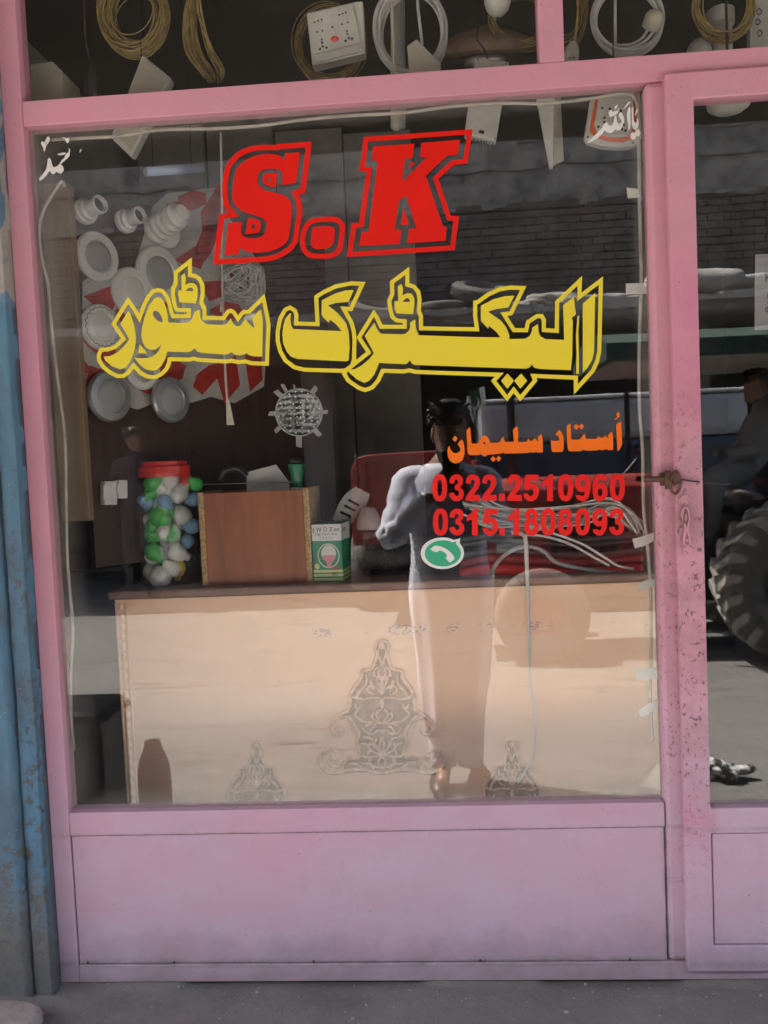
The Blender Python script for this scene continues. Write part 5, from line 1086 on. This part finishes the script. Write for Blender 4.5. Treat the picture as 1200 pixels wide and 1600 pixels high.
MB().box(-14, 14, -9.9, -9.45, zc2+.301, 7.4).build('upper_wall', CONC, opp)
MB().box(-14, 14, -11.5, -DL_, zl-.14, zl).build('roof_ledge', CONC, opp, bevel=.02)
le = MB(); x = -6
while x < 7:
    l = random.uniform(.08, .5); le.box(x, x+l, -DL_-.05, -DL_+random.uniform(.02, .07), zl-.05+random.uniform(-.03, .02), zl+random.uniform(.005, .05)); x += l*.98
o = le.build('ledge_rubble', mat('pale_rubble', (.34, .32, .29), .95, var=.3, scale=6), opp); o['kind'] = 'stuff'
MB().box(-14, 14, -12.5, -11.51, 0, zl-.002).build('shop_back_wall', DARK, opp)
for x in (-9, -5.2, -1.5, 2.9, 7.2): MB().box(x-.18, x+.18, -9.3, -8.9, 0, zl-.1405).build('pillar', CONC, opp, bevel=.01)
SHUT = mat('dark_shutter', (.022, .021, .02), .6, .3, var=.3)
for x0, x1 in ((-8.8, -5.4), (-5.0, -1.7), (-1.3, 2.7), (3.1, 7.0)):
    sh = MB(); z = .05
    while z < zl-.25: sh.box(x0, x1, -10.25+.012, -10.2, z, z+.07); sh.box(x0, x1, -10.25, -10.215, z+.07, z+.08); z += .08
    sh.build('roller_shutter', SHUT, opp)
def tyre(name, lab, c, R, r, ax, group=None, m=TYRE):
    t = thing(name, lab, 'tyre', c, group); M_ = rot_to(ax, c)
    prof = [(R-r*1.5, -r*.55), (R-r*.9, -r*.8), (R-.02, -r*.62), (R, -r*.45), (R, r*.45), (R-.02, r*.62), (R-r*.9, r*.8), (R-r*1.5, r*.55), (R-r*1.62, 0), (R-r*1.5, -r*.55)]
    mb = MB(); n = 40; vs = []; fs = []
    for q, h in prof:
        for k in range(n): a = 2*PI*k/n; vs.append(M_ @ Vector((q*math.cos(a), q*math.sin(a), h)))
    for i in range(len(prof)-1):
        for k in range(n): fs.append((i*n+k, i*n+(k+1) % n, (i+1)*n+(k+1) % n, (i+1)*n+k))
    mb.add(vs, fs); mb.build('tyre_body', m, t, smooth=True)
    tr = MB()
    for k in range(n):
        a = 2*PI*k/n; tr.box(R*.985, R*1.012, -.014, .014, -r*.4, r*.4, M_ @ Matrix.Rotation(a, 4, 'Z'))
    o = tr.build('tread_blocks', m, t); o['kind'] = 'stuff'; return t
p = rf(752, 470, DL_+.5); tyre('old_tyre', 'old grey tyre propped up on the opposite ledge, largest ring of the three', Vector((p.x, -DL_-.55, zl+.28)), .33, .11, (.15, .35, .9), 'tyres on the opposite ledge')
p = rf(690, 492, DL_+.4); tyre('old_tyre', 'old tyre lying flat on the opposite ledge left of the propped one', Vector((p.x, -DL_-.45, zl+.09)), .30, .10, (0, .05, 1), 'tyres on the opposite ledge')
p = rf(585, 480, DL_+.5); tyre('old_tyre', 'old tyre half hidden behind the opposite ledge rubble, leftmost of three', Vector((p.x, -DL_-.6, zl+.14)), .32, .11, (.2, .3, .9), 'tyres on the opposite ledge')
rb = MB(); random.seed(77)
for i in range(240):
    x = random.uniform(-4, 6); r = random.uniform(.02, .07)*(1.6 if noise.noise(Vector((x*1.1, 0, 4))) > .1 else .8)
    rb.ball((x, -DL_-random.uniform(.05, .5), zl+r*.4), r*random.uniform(.8, 1.8), r, r*random.uniform(.5, 1), 7, 5, jit=.5)
o = rb.build('loose_stones', CONC2, opp); o['kind'] = 'stuff'
SACK = mat('dusty_sack', (.36, .34, .31), .95, var=.3, scale=8, bump=.5, bs=12, bd=.03)
for i, (px, py, s) in enumerate(((878, 474, .28), (1108, 448, .5), (960, 470, .22), (835, 476, .18))):
    p = rf(px, py, DL_+.3); b = MB().ball((0, 0, 0), s*1.25, s*.6, s*.36, 26, 16, jit=.75)
    lab = ['lumpy pale sack on the opposite ledge above the right end of the long word', 'largest pale sack on the opposite ledge, mirrored in the door pane', 'small pale sack on the opposite ledge beside the window jamb', 'smallest pale sack on the opposite ledge behind the last letters'][i]
    b.v = [v+Vector((p.x, -DL_-.35, zl+s*.32)) for v in b.v]; t = thing('sack', lab, 'sack', (p.x, -DL_-.35, zl), 'sacks on the opposite ledge'); b.build('sack_body', SACK, t, smooth=True)
# ---- tractor
LUGM = mat('dusty_lug', (.34, .315, .28), .95, var=.3, scale=9, bump=.4)
TR = thing('tractor', 'red farm tractor with a big lugged rear tyre parked in the street', 'tractor', (2.2, -4.4, 0))
TRX, TRY, LGR = 0, 0, 0
wc = gr(1240, 1032); wy = wc.y; DT = -wy
wr_px = rf(1240, 905, DT); WR = wr_px.z*1.0
wcx = rf(1245, 905, DT).x; WC = Vector((wcx, wy, WR)); 
def big_wheel(c, R, w, name='rear_wheel'):
    M_ = Matrix.Translation(c) @ Matrix.Rotation(-PI/2, 4, 'X')      # axis along +Y (towards the shop)
    hub = MB().lathe([(R*.50, -w*.2), (R*.52, w*.25), (R*.47, w*.27), (R*.44, w*.10), (R*.2, w*.06), (R*.16, w*.16), (.01, w*.18)], 32, M_); 
    o = MB(); prof = [(R*.50, -w*.42), (R*.62, -w*.5), (R*.82, -w*.52), (R*.93, -w*.46), (R*.95, 0), (R*.93, w*.46), (R*.82, w*.52), (R*.62, w*.5), (R*.50, w*.42), (R*.48, 0)]
    o.lathe(prof+[prof[0]], 48, M_); wheel = o.build(name, TYRE, TR, smooth=True); hub.build('rim', mat('rim_grey', (.06, .055, .05), .6, var=.3), wheel, smooth=False)
    lg = 22
    for k in range(lg):
        for sgn in (-1, 1):
            b = MB(); a0 = 2*PI*(k+(.5 if sgn > 0 else 0))/lg
            for rr, y in ((0, 0),):
                q = []
                for (da, yy, r_) in ((0, 0, R*.93), (.10, 0, R*.93), (.30, sgn*w*.53, R*.88), (.17, sgn*w*.53, R*.88), (0, 0, R*1.0), (.085, 0, R*1.0), (.28, sgn*w*.53, R*.975), (.17, sgn*w*.53, R*.975)):
                    a = a0+da; q.append(M_ @ Vector((r_*math.cos(a), r_*math.sin(a), yy)))
                q += [M_ @ Vector((R*.78*math.cos(a0+.31), R*.78*math.sin(a0+.31), sgn*w*.535)), M_ @ Vector((R*.78*math.cos(a0+.20), R*.78*math.sin(a0+.20), sgn*w*.535))]
                b.add(q, [(0,1,2,3), (4,7,6,5), (0,4,5,1), (1,5,6,2), (3,2,9+0-0,8) if False else (0,3,7,4), (2,6,8), (3,9,7), (6,7,9,8), (2,8,9,3)])
            b.build('lug', LUGM, wheel)
    return wheel
big_wheel(WC, WR, .36)
big_wheel(WC+Vector((0, -1.35, 0)), WR, .36)
TX = lambda px, py, D=DT: rf(px, py, D)
# bonnet and body
hx0, hx1 = TX(700, 800, DT+.55).x, TX(1010, 800, DT+.55).x
ht, hb = TX(850, 748, DT+.5).z, TX(850, 880, DT+.5).z
b = MB(); sec = []
for x, s in ((hx0, .86), (hx0+.05, .95), (hx0+.3, 1), (hx1, 1.04), (hx1+.25, 1.02)):
    yc = wy-.68; hw = .29*s; top = ht*(.97+.03*s)
    sec.append([Vector((x, yc+a, z)) for a, z in ((-hw, hb), (hw, hb), (hw, top-.08), (hw-.06, top-.01), (0, top+.01), (-hw+.06, top-.01), (-hw, top-.08))])
b.loft(sec); b.build('bonnet', REDB, TR, bevel=.015)
MB().box(hx0-.02, hx0-.001, wy-.68-.22, wy-.68+.22, hb+.02, ht-.06).build('grille', DARK, TR, bevel=.01)
for s in (-1, 1): MB().lathe([(.07, 0), (.075, .02), (.06, .035), (.001, .04)], 18, rot_to((-1, 0, 0), (hx0-.012, wy-.68+s*.24, hb+.12))).build('headlight', SILV, TR, smooth=True)
MB().box(hx0+.35, wcx, wy-.68-.3, wy-.68+.3, .30, hb+.02).build('engine_block', DARK, TR, bevel=.03)
MB().box(hx0+.35, hx0+.55, wy-.68+.292, wy-.68+.300, hb+.10, hb+.20).build('side_badge', WHITE, TR)
for k in range(7): MB().box(hx0+.75+k*.07, hx0+.79+k*.07, wy-.68+.300, wy-.68+.306, hb+.08, ht-.16).build('vent', DARK, TR)
for s in (-1, 1):
    fx = TX(845, 915, DT+.2).x; c = Vector((fx, wy-.68+s*.52, .34)); M_ = Matrix.Translation(c) @ Matrix.Rotation(-PI/2, 4, 'X')
    o = MB(); R, w_ = .34, .17; prof = [(R*.5, -w_*.4), (R*.8, -w_*.55), (R*.97, -w_*.4), (R, 0), (R*.97, w_*.4), (R*.8, w_*.55), (R*.5, w_*.4), (R*.48, 0)]
    fw = o.lathe(prof+[prof[0]], 32, M_).build('front_wheel', TYRE, TR, smooth=True)
    MB().lathe([(R*.5, -w_*.2), (R*.5, w_*.3), (R*.42, w_*.1), (.02, w_*.2)], 24, M_).build('rim', REDB, fw)
MB().tube([(fx, wy-.68-.5, .36), (fx, wy-.68+.5, .36)], .045, 10).build('front_axle', DARK, TR)
MB().tube([(wcx, wy-1.3, WR), (wcx, wy-.1, WR)], .11, 12).build('rear_axle', DARK, TR)
MB().tube([(hx0+.5, wy-.68+.12, ht), (hx0+.5, wy-.68+.12, ht+.65), (hx0+.46, wy-.68+.12, ht+.72)], .03, 10).build('exhaust', DARK, TR, smooth=True)
for s in (0, -1.36):
    arc = [Vector((wcx+(WR+.10)*math.cos(a), 0, WR+(WR+.10)*math.sin(a))) for a in [PI*(.06+.42*i/16) for i in range(17)]]
    b = MB(); vs = []
    for p in arc: vs += [(p.x, wy+s-.20, p.z), (p.x, wy+s+.20, p.z), (p.x, wy+s+.20, p.z-.02), (p.x, wy+s-.20, p.z-.02)]
    b.loft([[Vector(v) for v in vs[i*4:i*4+4]] for i in range(17)]); b.build('fender', REDB, TR)
MB().box(wcx-.28, wcx+.20, wy-.9, wy-.46, WR+.42, WR+.50).build('seat', BLACK, TR, bevel=.03)
MB().box(wcx+.20, wcx+.27, wy-.9, wy-.46, WR+.48, WR+.92).build('seat_back', GREYP, TR, bevel=.03)
sw = Matrix.Translation((wcx-.75, wy-.68, ht+.28)) @ Matrix.Rotation(-.5, 4, 'Y')
MB().tube([sw @ Vector((.2*math.cos(2*PI*i/28), .2*math.sin(2*PI*i/28), 0)) for i in range(28)], .014, 8, True).build('steering_wheel', BLACK, TR, smooth=True)
MB().tube([sw @ Vector((0, 0, 0)), (wcx-1.0, wy-.68, ht)], .02, 8).build('steering_column', BLACK, TR)
ct = TX(1150, 565, DT+.3).z
for x, y in ((wcx-.85, wy-.1), (wcx+.55, wy-.1), (wcx-.85, wy-1.3), (wcx+.55, wy-1.3)): MB().tube([(x, y, WR+.3), (x, y, ct)], .022, 8).build('canopy_post', DARK, TR)
b = MB(); b.box(wcx-1.2, wcx+.9, wy-1.45, wy+.05, ct, ct+.02); b.build('canopy_frame', mat('canopy_edge', (.32, .32, .30), .6, var=.2), TR, bevel=.004)
rings = []
for x in (wcx-1.25, wcx-.9, wcx, wcx+.6, wcx+.95):
    rings.append([Vector((x, wy-1.5, ct+.021)), Vector((x, wy+.10, ct+.021)), Vector((x, wy+.10, ct+.13)), Vector((x, wy-.35, ct+.24)), Vector((x, wy-1.05, ct+.24)), Vector((x, wy-1.5, ct+.13))])
MB().loft(rings).build('canopy_cover', mat('green_tarp', (.012, .042, .030), .8, var=.35, scale=4, dust=.15), TR)
MB().tube([(hx1+.1, wy-.2, .35), (wcx-.2, wy-.15, .38)], .05, 8).build('step_bar', DARK, TR)
# ---- small flag tied to the tractor
fp = TX(735, 598, DT); t = thing('flag', 'small green and white crescent flag on a string beside the standing man', 'flag', fp)
FG = mat('flag_green', (.01, .06, .03), .8, bump=0); FW = mat('flag_white', (.62, .62, .60), .8, bump=0)
MB().tube([fp+Vector((-.02, 0, .05)), fp+Vector((0, 0, -.02)), Vector((fp.x+.06, fp.y, fp.z-1.0))], .005, 6).build('string', DARK, t)
D_ = DT
def flagpoly(pts, m, nm, y=0):
    q = [rf(a, b_, D_)+Vector((0, .012*math.sin(a*.3)+y, 0)) for a, b_ in pts]; MB().plate([q], (0, .003, 0)).build(nm, m, t)
flagpoly([(729, 618), (748, 622), (743, 650), (740, 660), (729, 634)], FW, 'hoist_band'); flagpoly([(733, 616), (748, 606), (752, 630), (746, 640), (738, 634)], FG, 'green_field', .02); flagpoly([(748, 606), (757, 604), (760, 638), (751, 640)], FW, 'fly_edge', .015)
cr = [(742+8*math.cos(a), 630+10*math.sin(a)) for a in [-.9+.9*PI*i/10 for i in range(11)]]+[(740+6*math.cos(a), 628+9*math.sin(a)) for a in [-.9+.9*PI*i/10 for i in range(10, -1, -1)]]
flagpoly(cr, FW, 'crescent', .03)
# ---- red trailer behind the man
c0, c1 = rf(545, 712, 6.3), rf(690, 712, 6.3)
tl = thing('farm_trailer', 'dark red steel trailer with a rounded headboard standing behind the man', 'trailer', ((c0.x+c1.x)/2, -6.6, 0))
b = MB(); zt_ = c0.z; q = [(c0.x, .75), (c0.x+.02, zt_-.12), (c0.x+.06, zt_-.03), (c0.x+.16, zt_), (c1.x+.25, zt_+.02), (c1.x+.35, .75)]
b.plate([[Vector((x, -6.3, z)) for x, z in q]], (0, -.06, 0)); b.build('headboard', REDB, tl, bevel=.012)
for i in range(4): MB().box(c0.x+.1+i*.28, c0.x+.15+i*.28, -6.298, -6.27, .78, zt_-.06).build('rib', REDB, tl, bevel=.004)
MB().box(c0.x, c1.x+.35, -8.4, -6.361, .72, .80).build('bed', REDB, tl); MB().box(c0.x, c0.x+.05, -8.4, -6.361, .801, zt_-.1).build('side_board', REDB, tl); MB().box(c1.x+.30, c1.x+.35, -8.4, -6.361, .801, zt_-.1).build('side_board', REDB, tl)
for s in (c0.x-.02, c1.x+.22):
    M_ = Matrix.Translation((s, -7.4, .38)) @ Matrix.Rotation(PI/2, 4, 'Y'); MB().lathe([(.2, -.08), (.36, -.09), (.38, 0), (.36, .09), (.2, .08), (.1, .04), (.01, .04)], 28, M_).build('wheel', TYRE, tl, smooth=True)
# ---- blue van behind
v0, v1 = rf(800, 660, 7.0), rf(1130, 660, 7.0); vt, vm = rf(900, 640, 7.0).z, rf(900, 690, 7.0).z
van = thing('parked_van', 'dark blue van with a grey windowed top parked behind the tractor', 'van', ((v0.x+v1.x)/2, -7.8, 0))
VB = mat('van_blue', (.014, .038, .080), .3, var=.3, scale=3, dust=.2); VG = mat('van_grey', (.46, .48, .49), .3, var=.25, scale=3)
MB().box(v0.x-.35, v1.x+.3, -8.55, -7.02, .38, vm).build('body', VB, van, bevel=.06)
MB().box(v0.x-.30, v1.x+.25, -8.50, -7.06, vm+.001, vt+.1).build('cabin', VG, van, bevel=.05)
MB().box(v0.x-.32, v1.x+.27, -8.52, -7.04, vt+.101, vt+.14).build('roof', VG, van, bevel=.02)
n = 1; L = (v1.x+.1-(v0.x-.2))/n
for i in range(n): MB().box(v0.x-.2+i*L, v0.x-.2+(i+1)*L-.06, -7.058, -7.040, vm+.06, vt+.05).build('window', mat('van_glass', (.38, .40, .41), .15, var=.25, scale=2, bump=0), van, bevel=.01)
for x in (v0.x+.2, v1.x-.2):
    for y in (-7.12, -8.45): MB().lathe([(.15, -.08), (.30, -.09), (.32, 0), (.30, .09), (.15, .08), (.01, .05)], 26, Matrix.Translation((x, y, .32)) @ Matrix.Rotation(-PI/2, 4, 'X')).build('wheel', TYRE, van, smooth=True)
# ---- things close to the shop
p = rf(150, 1095, 1.30); pr = rf(197, 1100, 1.60).x
t = thing('black_drum', 'black plastic box at the road edge, mirrored in the lower left window corner', 'box', (pr-.2, -1.45, 0))
p.z -= .05
MB().box(pr-.42, pr, -1.62, -1.3, .0, p.z).build('box_body', BLACK, t, bevel=.03); MB().box(pr-.43, pr+.008, -1.63, -1.29, p.z-.06, p.z-.035).build('box_rim', BLACK, t, bevel=.006)
p = rf(229, 1166, 1.30); t = thing('dark_jug', 'dark round shouldered jug standing beside the black box', 'jug', (p.x, -1.36, 0))
MB().lathe([(.055, 0), (.062, .02), (.062, p.z-.13), (.058, p.z-.09), (.038, p.z-.035), (.030, p.z-.015), (.030, p.z), (.02, p.z+.002)], 24, Matrix.Translation((p.x, -1.36, 0))).build('jug_body', BLACK, t, smooth=True)
p = gr(1130, 1212); t = thing('plastic_bag', 'crumpled black and white plastic bag on the road, mirrored low in the door pane', 'bag', p)
b = MB().ball((0, 0, 0), .10, .06, .045, 22, 14, jit=.9); b.v = [v+p+Vector((0, 0, .035)) for v in b.v]
k = NT('bag_film'); k.base(k.mix(k.step(k.noise(22, 3, .6), .48, .54), (.03, .03, .03), (.62, .62, .6))); k.b.inputs['Roughness'].default_value = .25; k.bump(k.noise(30, 5, .6), .8, .02)
b.build('bag_body', k.m, t, smooth=False)
# ------------------------------------------------------------------ people
def skin_body(name, verts, edges, rad, m, par, sub=2):
    me = bpy.data.meshes.new(name); og = ORG[par.name]; me.from_pydata([tuple(Vector(v)-og) for v in verts], edges, []); o = bpy.data.objects.new(name, me); COL.objects.link(o); o.parent = par; ORG[o.name] = og
    o.modifiers.new('skin', 'SKIN'); sv_ = me.skin_vertices[0].data if me.skin_vertices else me.attributes
    if not me.skin_vertices:
        bm = bmesh.new(); bm.from_mesh(me); bm.verts.layers.skin.verify(); bm.to_mesh(me); bm.free()
    for i, r in enumerate(rad):
        r = r if isinstance(r, tuple) else (r, r); me.skin_vertices[0].data[i].radius = r
    for i in range(len(rad)): me.skin_vertices[0].data[i].use_root = (i == 0)
    s = o.modifiers.new('sub', 'SUBSURF'); s.levels = sub; s.render_levels = sub
    me.materials.append(m)
    o.modifiers['skin'].use_smooth_shade = True
    return o
def head(par, c, s, yaw, beard=True):
    Mh = Matrix.Translation(c) @ Matrix.Rotation(yaw, 4, 'Z') @ Matrix.Diagonal((s, s, s, 1))      # face looks to local +Y
    b = MB(); secs = [(-.115, .030, .030, .050), (-.10, .045, .055, .045), (-.07, .058, .075, .02), (-.03, .068, .090, .005), (.02, .074, .098, 0), (.07, .074, .098, -.004), (.10, .062, .085, -.006), (.122, .038, .055, -.008), (.13, .012, .02, -.008)]
    rings = [[Mh @ Vector((rx*math.cos(a), cy+ry*math.sin(a), z)) for a in [2*PI*i/22 for i in range(22)]] for z, rx, ry, cy in secs]; b.loft(rings)
    b.add([Mh @ Vector(v) for v in [(-.012, .085, .03), (.012, .085, .03), (.017, .09, -.03), (-.017, .09, -.03), (0, .122, -.022), (0, .10, .02)]], [(0,5,4,3), (5,1,2,4), (3,4,2), (0,1,5)])
    h = b.build('head', SKIN, par, smooth=True)
    for sx in (-1, 1):
        MB().ball(Mh @ Vector((sx*.030, .088, .018)), .011*s, .008*s, .007*s, 10, 6).build('eye', WHITE, h, smooth=True)
        MB().ball(Mh @ Vector((sx*.030, .0955, .018)), .0048*s, .003*s, .0048*s, 8, 5).build('iris', BLACK, h, smooth=True)
        MB().ball(Mh @ Vector((sx*.076, -.005, .0)), .010*s, .020*s, .033*s, 10, 8).build('ear', SKIN, h, smooth=True)
        MB().ball(Mh @ Vector((sx*.031, .096, .038)), .021*s, .005*s, .005*s, 10, 6).build('brow', HAIR, h, smooth=True)
    MB().ball(Mh @ Vector((0, .094, -.056)), .023*s, .008*s, .008*s, 10, 6).build('mouth', mat('lips', (.16, .06, .05), .5, bump=0), h, smooth=True)
    hb_ = MB(); random.seed(8)
    for z, rx, ry, cy in ((-.02, .074, .07, -.045), (.03, .082, .088, -.030), (.06, .085, .100, -.014), (.10, .078, .100, -.006), (.130, .055, .074, -.006), (.148, .02, .03, -.006)):
        hb_.v += []
    rings = [[Mh @ (Vector((rx*math.cos(a), cy+ry*math.sin(a), z))*(1+.05*noise.noise(Vector((math.cos(a)*5, math.sin(a)*5, z*50))))) for a in [2*PI*i/26 for i in range(26)]] for z, rx, ry, cy in ((-.03, .070, .06, -.045), (.02, .080, .080, -.036), (.06, .085, .095, -.020), (.095, .080, .103, -.004), (.125, .062, .082, -.004), (.145, .03, .04, -.006))]
    hb_.loft(rings)
    for i in range(150):
        a = random.uniform(-.5, PI+.5)+PI/2 if i % 3 else random.uniform(0, 2*PI); z0 = random.uniform(.04, .125) if i % 4 else .12; f = 1 if z0 < .1 else .8
        p = Vector((.080*f*math.cos(a), -.008+.098*f*math.sin(a), z0)); d = Vector((math.cos(a), math.sin(a), random.uniform(-.2, .9))).normalized()*random.uniform(.012, .03)
        hb_.tube([Mh @ (p*.93), Mh @ (p+d*.6), Mh @ (p+d+Vector((random.uniform(-.012, .012), 0, random.uniform(-.02, .006))))], .006, 5, rads=[.009, .007, .002])
    hb_.build('hair', HAIR, par, smooth=True)
    if beard:
        bb = MB(); bb.loft([[Mh @ Vector((rx*math.cos(a), cy+ry*math.sin(a), z)) for a in [PI*(-.08+1.16*i/14) for i in range(15)]]+[Mh @ Vector((rx*.5*math.cos(a), cy+ry*.3*math.sin(a), z)) for a in [PI*(1.08-1.16*i/14) for i in range(15)]] for z, rx, ry, cy in ((-.128, .03, .04, .050), (-.105, .052, .062, .043), (-.075, .062, .078, .022), (-.055, .066, .070, .012))]); bb.build('beard', HAIR, par, smooth=True)
    return h
# the man with the phone (the camera looks out just in front of his phone)
my = -2.16
man = thing('person', 'person in a pale blue long shirt holding up a phone, mirrored in the window', 'person', (0, my, 0))
X = lambda px, py, D=-my: rf(px, py, D)
sh_l, sh_r = Vector((-.17, my+.01, 1.40)), Vector((.175, my, 1.39))
el_l, wr_l = Vector((-.255, my+.12, 1.155)), Vector((-.055, my+.165, 1.345))
el_r, wr_r = Vector((.235, my+.10, 1.15)), Vector((.105, my+.17, 1.325))
V = [(0, my, .95), (0, my, 1.15), (0, my, 1.36), (0, my, 1.47), (.01, my+.01, 1.54), tuple(sh_l), tuple(el_l), tuple(wr_l), tuple(sh_r), tuple(el_r), tuple(wr_r),
     (-.095, my, .88), (-.075, my+.01, .50), (-.06, my-.01, .10), (-.07, my+.12, .045), (.095, my, .88), (.075, my-.02, .50), (.065, my-.04, .10), (.14, my+.06, .045)]
E_ = [(0, 1), (1, 2), (2, 3), (3, 4), (2, 5), (5, 6), (6, 7), (2, 8), (8, 9), (9, 10), (0, 11), (11, 12), (12, 13), (13, 14), (0, 15), (15, 16), (16, 17), (17, 18)]
RD = [(.14, .10), (.13, .09), (.14, .095), .055, .05, .054, .040, .027, .054, .040, .027, .08, .052, .036, .033, .08, .052, .036, .033]
skin_body('body', V, E_, RD, SKIN, man)
head(man, Vector((.030, my+.015, 1.600)), 1.06, 0.12)
# long shirt with folds
rings = []
for z, rx, ry, cx_, cy_ in ((1.475, .075, .065, 0, 0), (1.45, .13, .085, 0, 0), (1.40, .178, .11, 0, 0), (1.32, .185, .12, 0, 0), (1.26, .182, .122, 0, 0), (1.20, .175, .12, 0, 0), (1.12, .168, .12, 0, 0), (1.05, .168, .122, 0, 0), (.98, .176, .125, 0, 0), (.90, .186, .13, .0, 0), (.80, .184, .132, .0, 0), (.70, .178, .134, .0, 0), (.60, .168, .134, -.002, 0), (.50, .156, .134, -.004, .0), (.42, .146, .134, -.006, 0), (.34, .136, .134, -.008, 0), (.25, .124, .134, -.010, 0)):
    rings.append([Vector((cx_+rx*math.cos(a)*(1+.055*math.sin(7*a+z*3)*(1.45-z)+.045*math.sin(13*a-9*z+1.5*math.sin(6*z))*(1.4-z)), my+cy_+ry*math.sin(a)*(1+.09*math.sin(9*a+2*z)*(1.5-z)), z+(.03*math.sin(3*a) if z < .3 else 0))) for a in [2*PI*i/48 for i in range(48)]])
kz = MB().loft(rings).build('long_shirt', CLOTH, man, smooth=True)
def sleeve(a, b, c, nm):
    P = smoothpts([Vector((a.x*.35, a.y-.02, a.z-.02)), a, a.lerp(b, .5), b, b.lerp(c, .5), b.lerp(c, .86)], 5); n_ = len(P)
    MB().tube(P, .06, 20, rads=[.067-.022*(i/n_)+.006*math.sin(i*2.3)+.004*math.sin(i*4.1) for i in range(n_)]).build(nm, CLOTH, man, smooth=True)
sleeve(sh_l, el_l, wr_l, 'sleeve'); sleeve(sh_r, el_r, wr_r, 'sleeve')
for s, kx in ((-1, 0), (1, .0)):
    P = [Vector((s*.07, my, .60)), Vector((s*.065, my-.0, .35)), Vector((s*.06+.0, my-.01, .10))]
    MB().tube(smoothpts(P, 6), .1, 20, rads=[.07, .072, .073, .073, .072, .071, .07, .068, .066, .064, .062, .06, .058]).build('trouser_leg', CLOTH, man, smooth=True)
    MB().ball((s*.085, my+.05, .035), .046, .13, .036, 14, 8).build('sandal', BLACK, man, smooth=True)
def hand(wrist, palm_dir, side, par, grip):
    pd = (grip-wrist).normalized(); nrm = Vector((0, 1, 0)); sd_ = pd.cross(nrm).normalized()*side; nrm = sd_.cross(pd).normalized()
    V = [tuple(wrist), tuple(wrist+pd*.045), tuple(wrist+pd*.082)]; E_ = [(0, 1), (1, 2)]; R_ = [.026, (.036, .018), (.034, .016)]
    for k_, (o_, L_) in enumerate(((-.027, .070), (-.009, .080), (.009, .075), (.027, .058))):
        b0 = wrist+pd*.075+sd_*o_; i0 = len(V)
        V += [tuple(b0), tuple(b0+pd*L_*.5-nrm*.004), tuple(b0+pd*L_*.82-nrm*.022), tuple(b0+pd*L_*.95-nrm*.042)]; E_ += [(2, i0), (i0, i0+1), (i0+1, i0+2), (i0+2, i0+3)]; R_ += [.011, .0095, .0088, .0075]
    i0 = len(V); b0 = wrist+pd*.03-sd_*.03
    V += [tuple(b0), tuple(b0+pd*.03-sd_*.025-nrm*.01), tuple(b0+pd*.058-sd_*.02-nrm*.025)]; E_ += [(1, i0), (i0, i0+1), (i0+1, i0+2)]; R_ += [.015, .012, .0095]
    skin_body('hand', V, E_, R_, SKIN, par, 1)
ph = Vector((.0, my+.218, 1.5))
hand(wr_l, None, 1, man, Vector((.0, my+.19, 1.41))); hand(wr_r, None, -1, man, Vector((.062, my+.19, 1.40)))
phone = thing('phone', 'dark phone held up in front of the face of the man in pale blue', 'phone', ph)
MB().box(-.012, .060, my+.200, my+.209, 1.368, 1.522).build('phone_body', BLACK, phone, bevel=.004)
MB().box(-.008, .018, my+.2092, my+.2108, 1.488, 1.514).build('camera_bump', DARK, phone, bevel=.002)
# the man across the street
f2 = gr(222, 950); D2 = -f2.y; s2 = 1.0; hx = rf(222, 690, D2)
m2 = thing('person', 'person in a dark shirt across the road, mirrored small beside the jar', 'person', (f2.x, f2.y, 0))
x, y = f2.x, f2.y; H2 = rf(215, 668, D2).z
kz2 = H2/1.72
q = lambda a, b_, c: (x+a, y+b_, c*kz2)
V = [q(0, 0, .95), q(0, 0, 1.15), q(0, 0, 1.36), q(0, 0, 1.46), q(.02, .02, 1.53), q(-.19, 0, 1.39), q(-.24, .03, 1.12), q(-.16, .18, .98), q(.19, .02, 1.39), q(.24, .06, 1.12), q(.16, .22, 1.02), q(-.1, 0, .88), q(-.11, .01, .5), q(-.12, -.01, .09), q(-.12, .12, .04), q(.1, 0, .88), q(.11, .02, .5), q(.12, 0, .09), q(.14, .12, .04)]
skin_body('body', V, E_, [(.15, .11), (.14, .10), (.16, .11), .055, .05, .062, .046, .03, .062, .046, .03, .09, .06, .042, .036, .09, .06, .042, .036], NAVY, m2)
head(m2, Vector(q(.02, .03, 1.60)), 1.0, -.9, beard=False)

# the driver on the tractor seat
dx_ = TX(1196, 700, DT+.68).x; dz_ = TX(1196, 752, DT+.68).z; dy_ = wy-.68
m3 = thing('person', 'person in a grey shirt sitting on the tractor, mirrored at the right picture edge', 'person', (dx_, dy_, dz_))
D3 = lambda a, b, c: (dx_+a, dy_+b, dz_+c)
skin_body('body', [D3(0, 0, .05), D3(-.02, 0, .25), D3(-.04, 0, .46), D3(-.05, 0, .56), D3(-.06, 0, .63), D3(-.04, .18, .47), D3(-.14, .24, .24), D3(-.36, .14, .22), D3(-.04, -.18, .47), D3(-.14, -.24, .24), D3(-.36, -.14, .22), D3(-.40, .10, .06), D3(-.46, .10, -.36), D3(-.58, .10, -.40), D3(-.40, -.10, .06), D3(-.46, -.10, -.36), D3(-.58, -.10, -.40)],
  [(0, 1), (1, 2), (2, 3), (3, 4), (2, 5), (5, 6), (6, 7), (2, 8), (8, 9), (9, 10), (0, 11), (11, 12), (12, 13), (0, 14), (14, 15), (15, 16)], [.14, .14, .15, .055, .05, .065, .05, .032, .065, .05, .032, .085, .055, .035, .085, .055, .035], mat('grey_shirt', (.24, .25, .26), .85, var=.12, scale=8, bump=.3, bs=25), m3)
head(m3, Vector(D3(-.07, 0, .70)), 1.0, 1.2, beard=False)
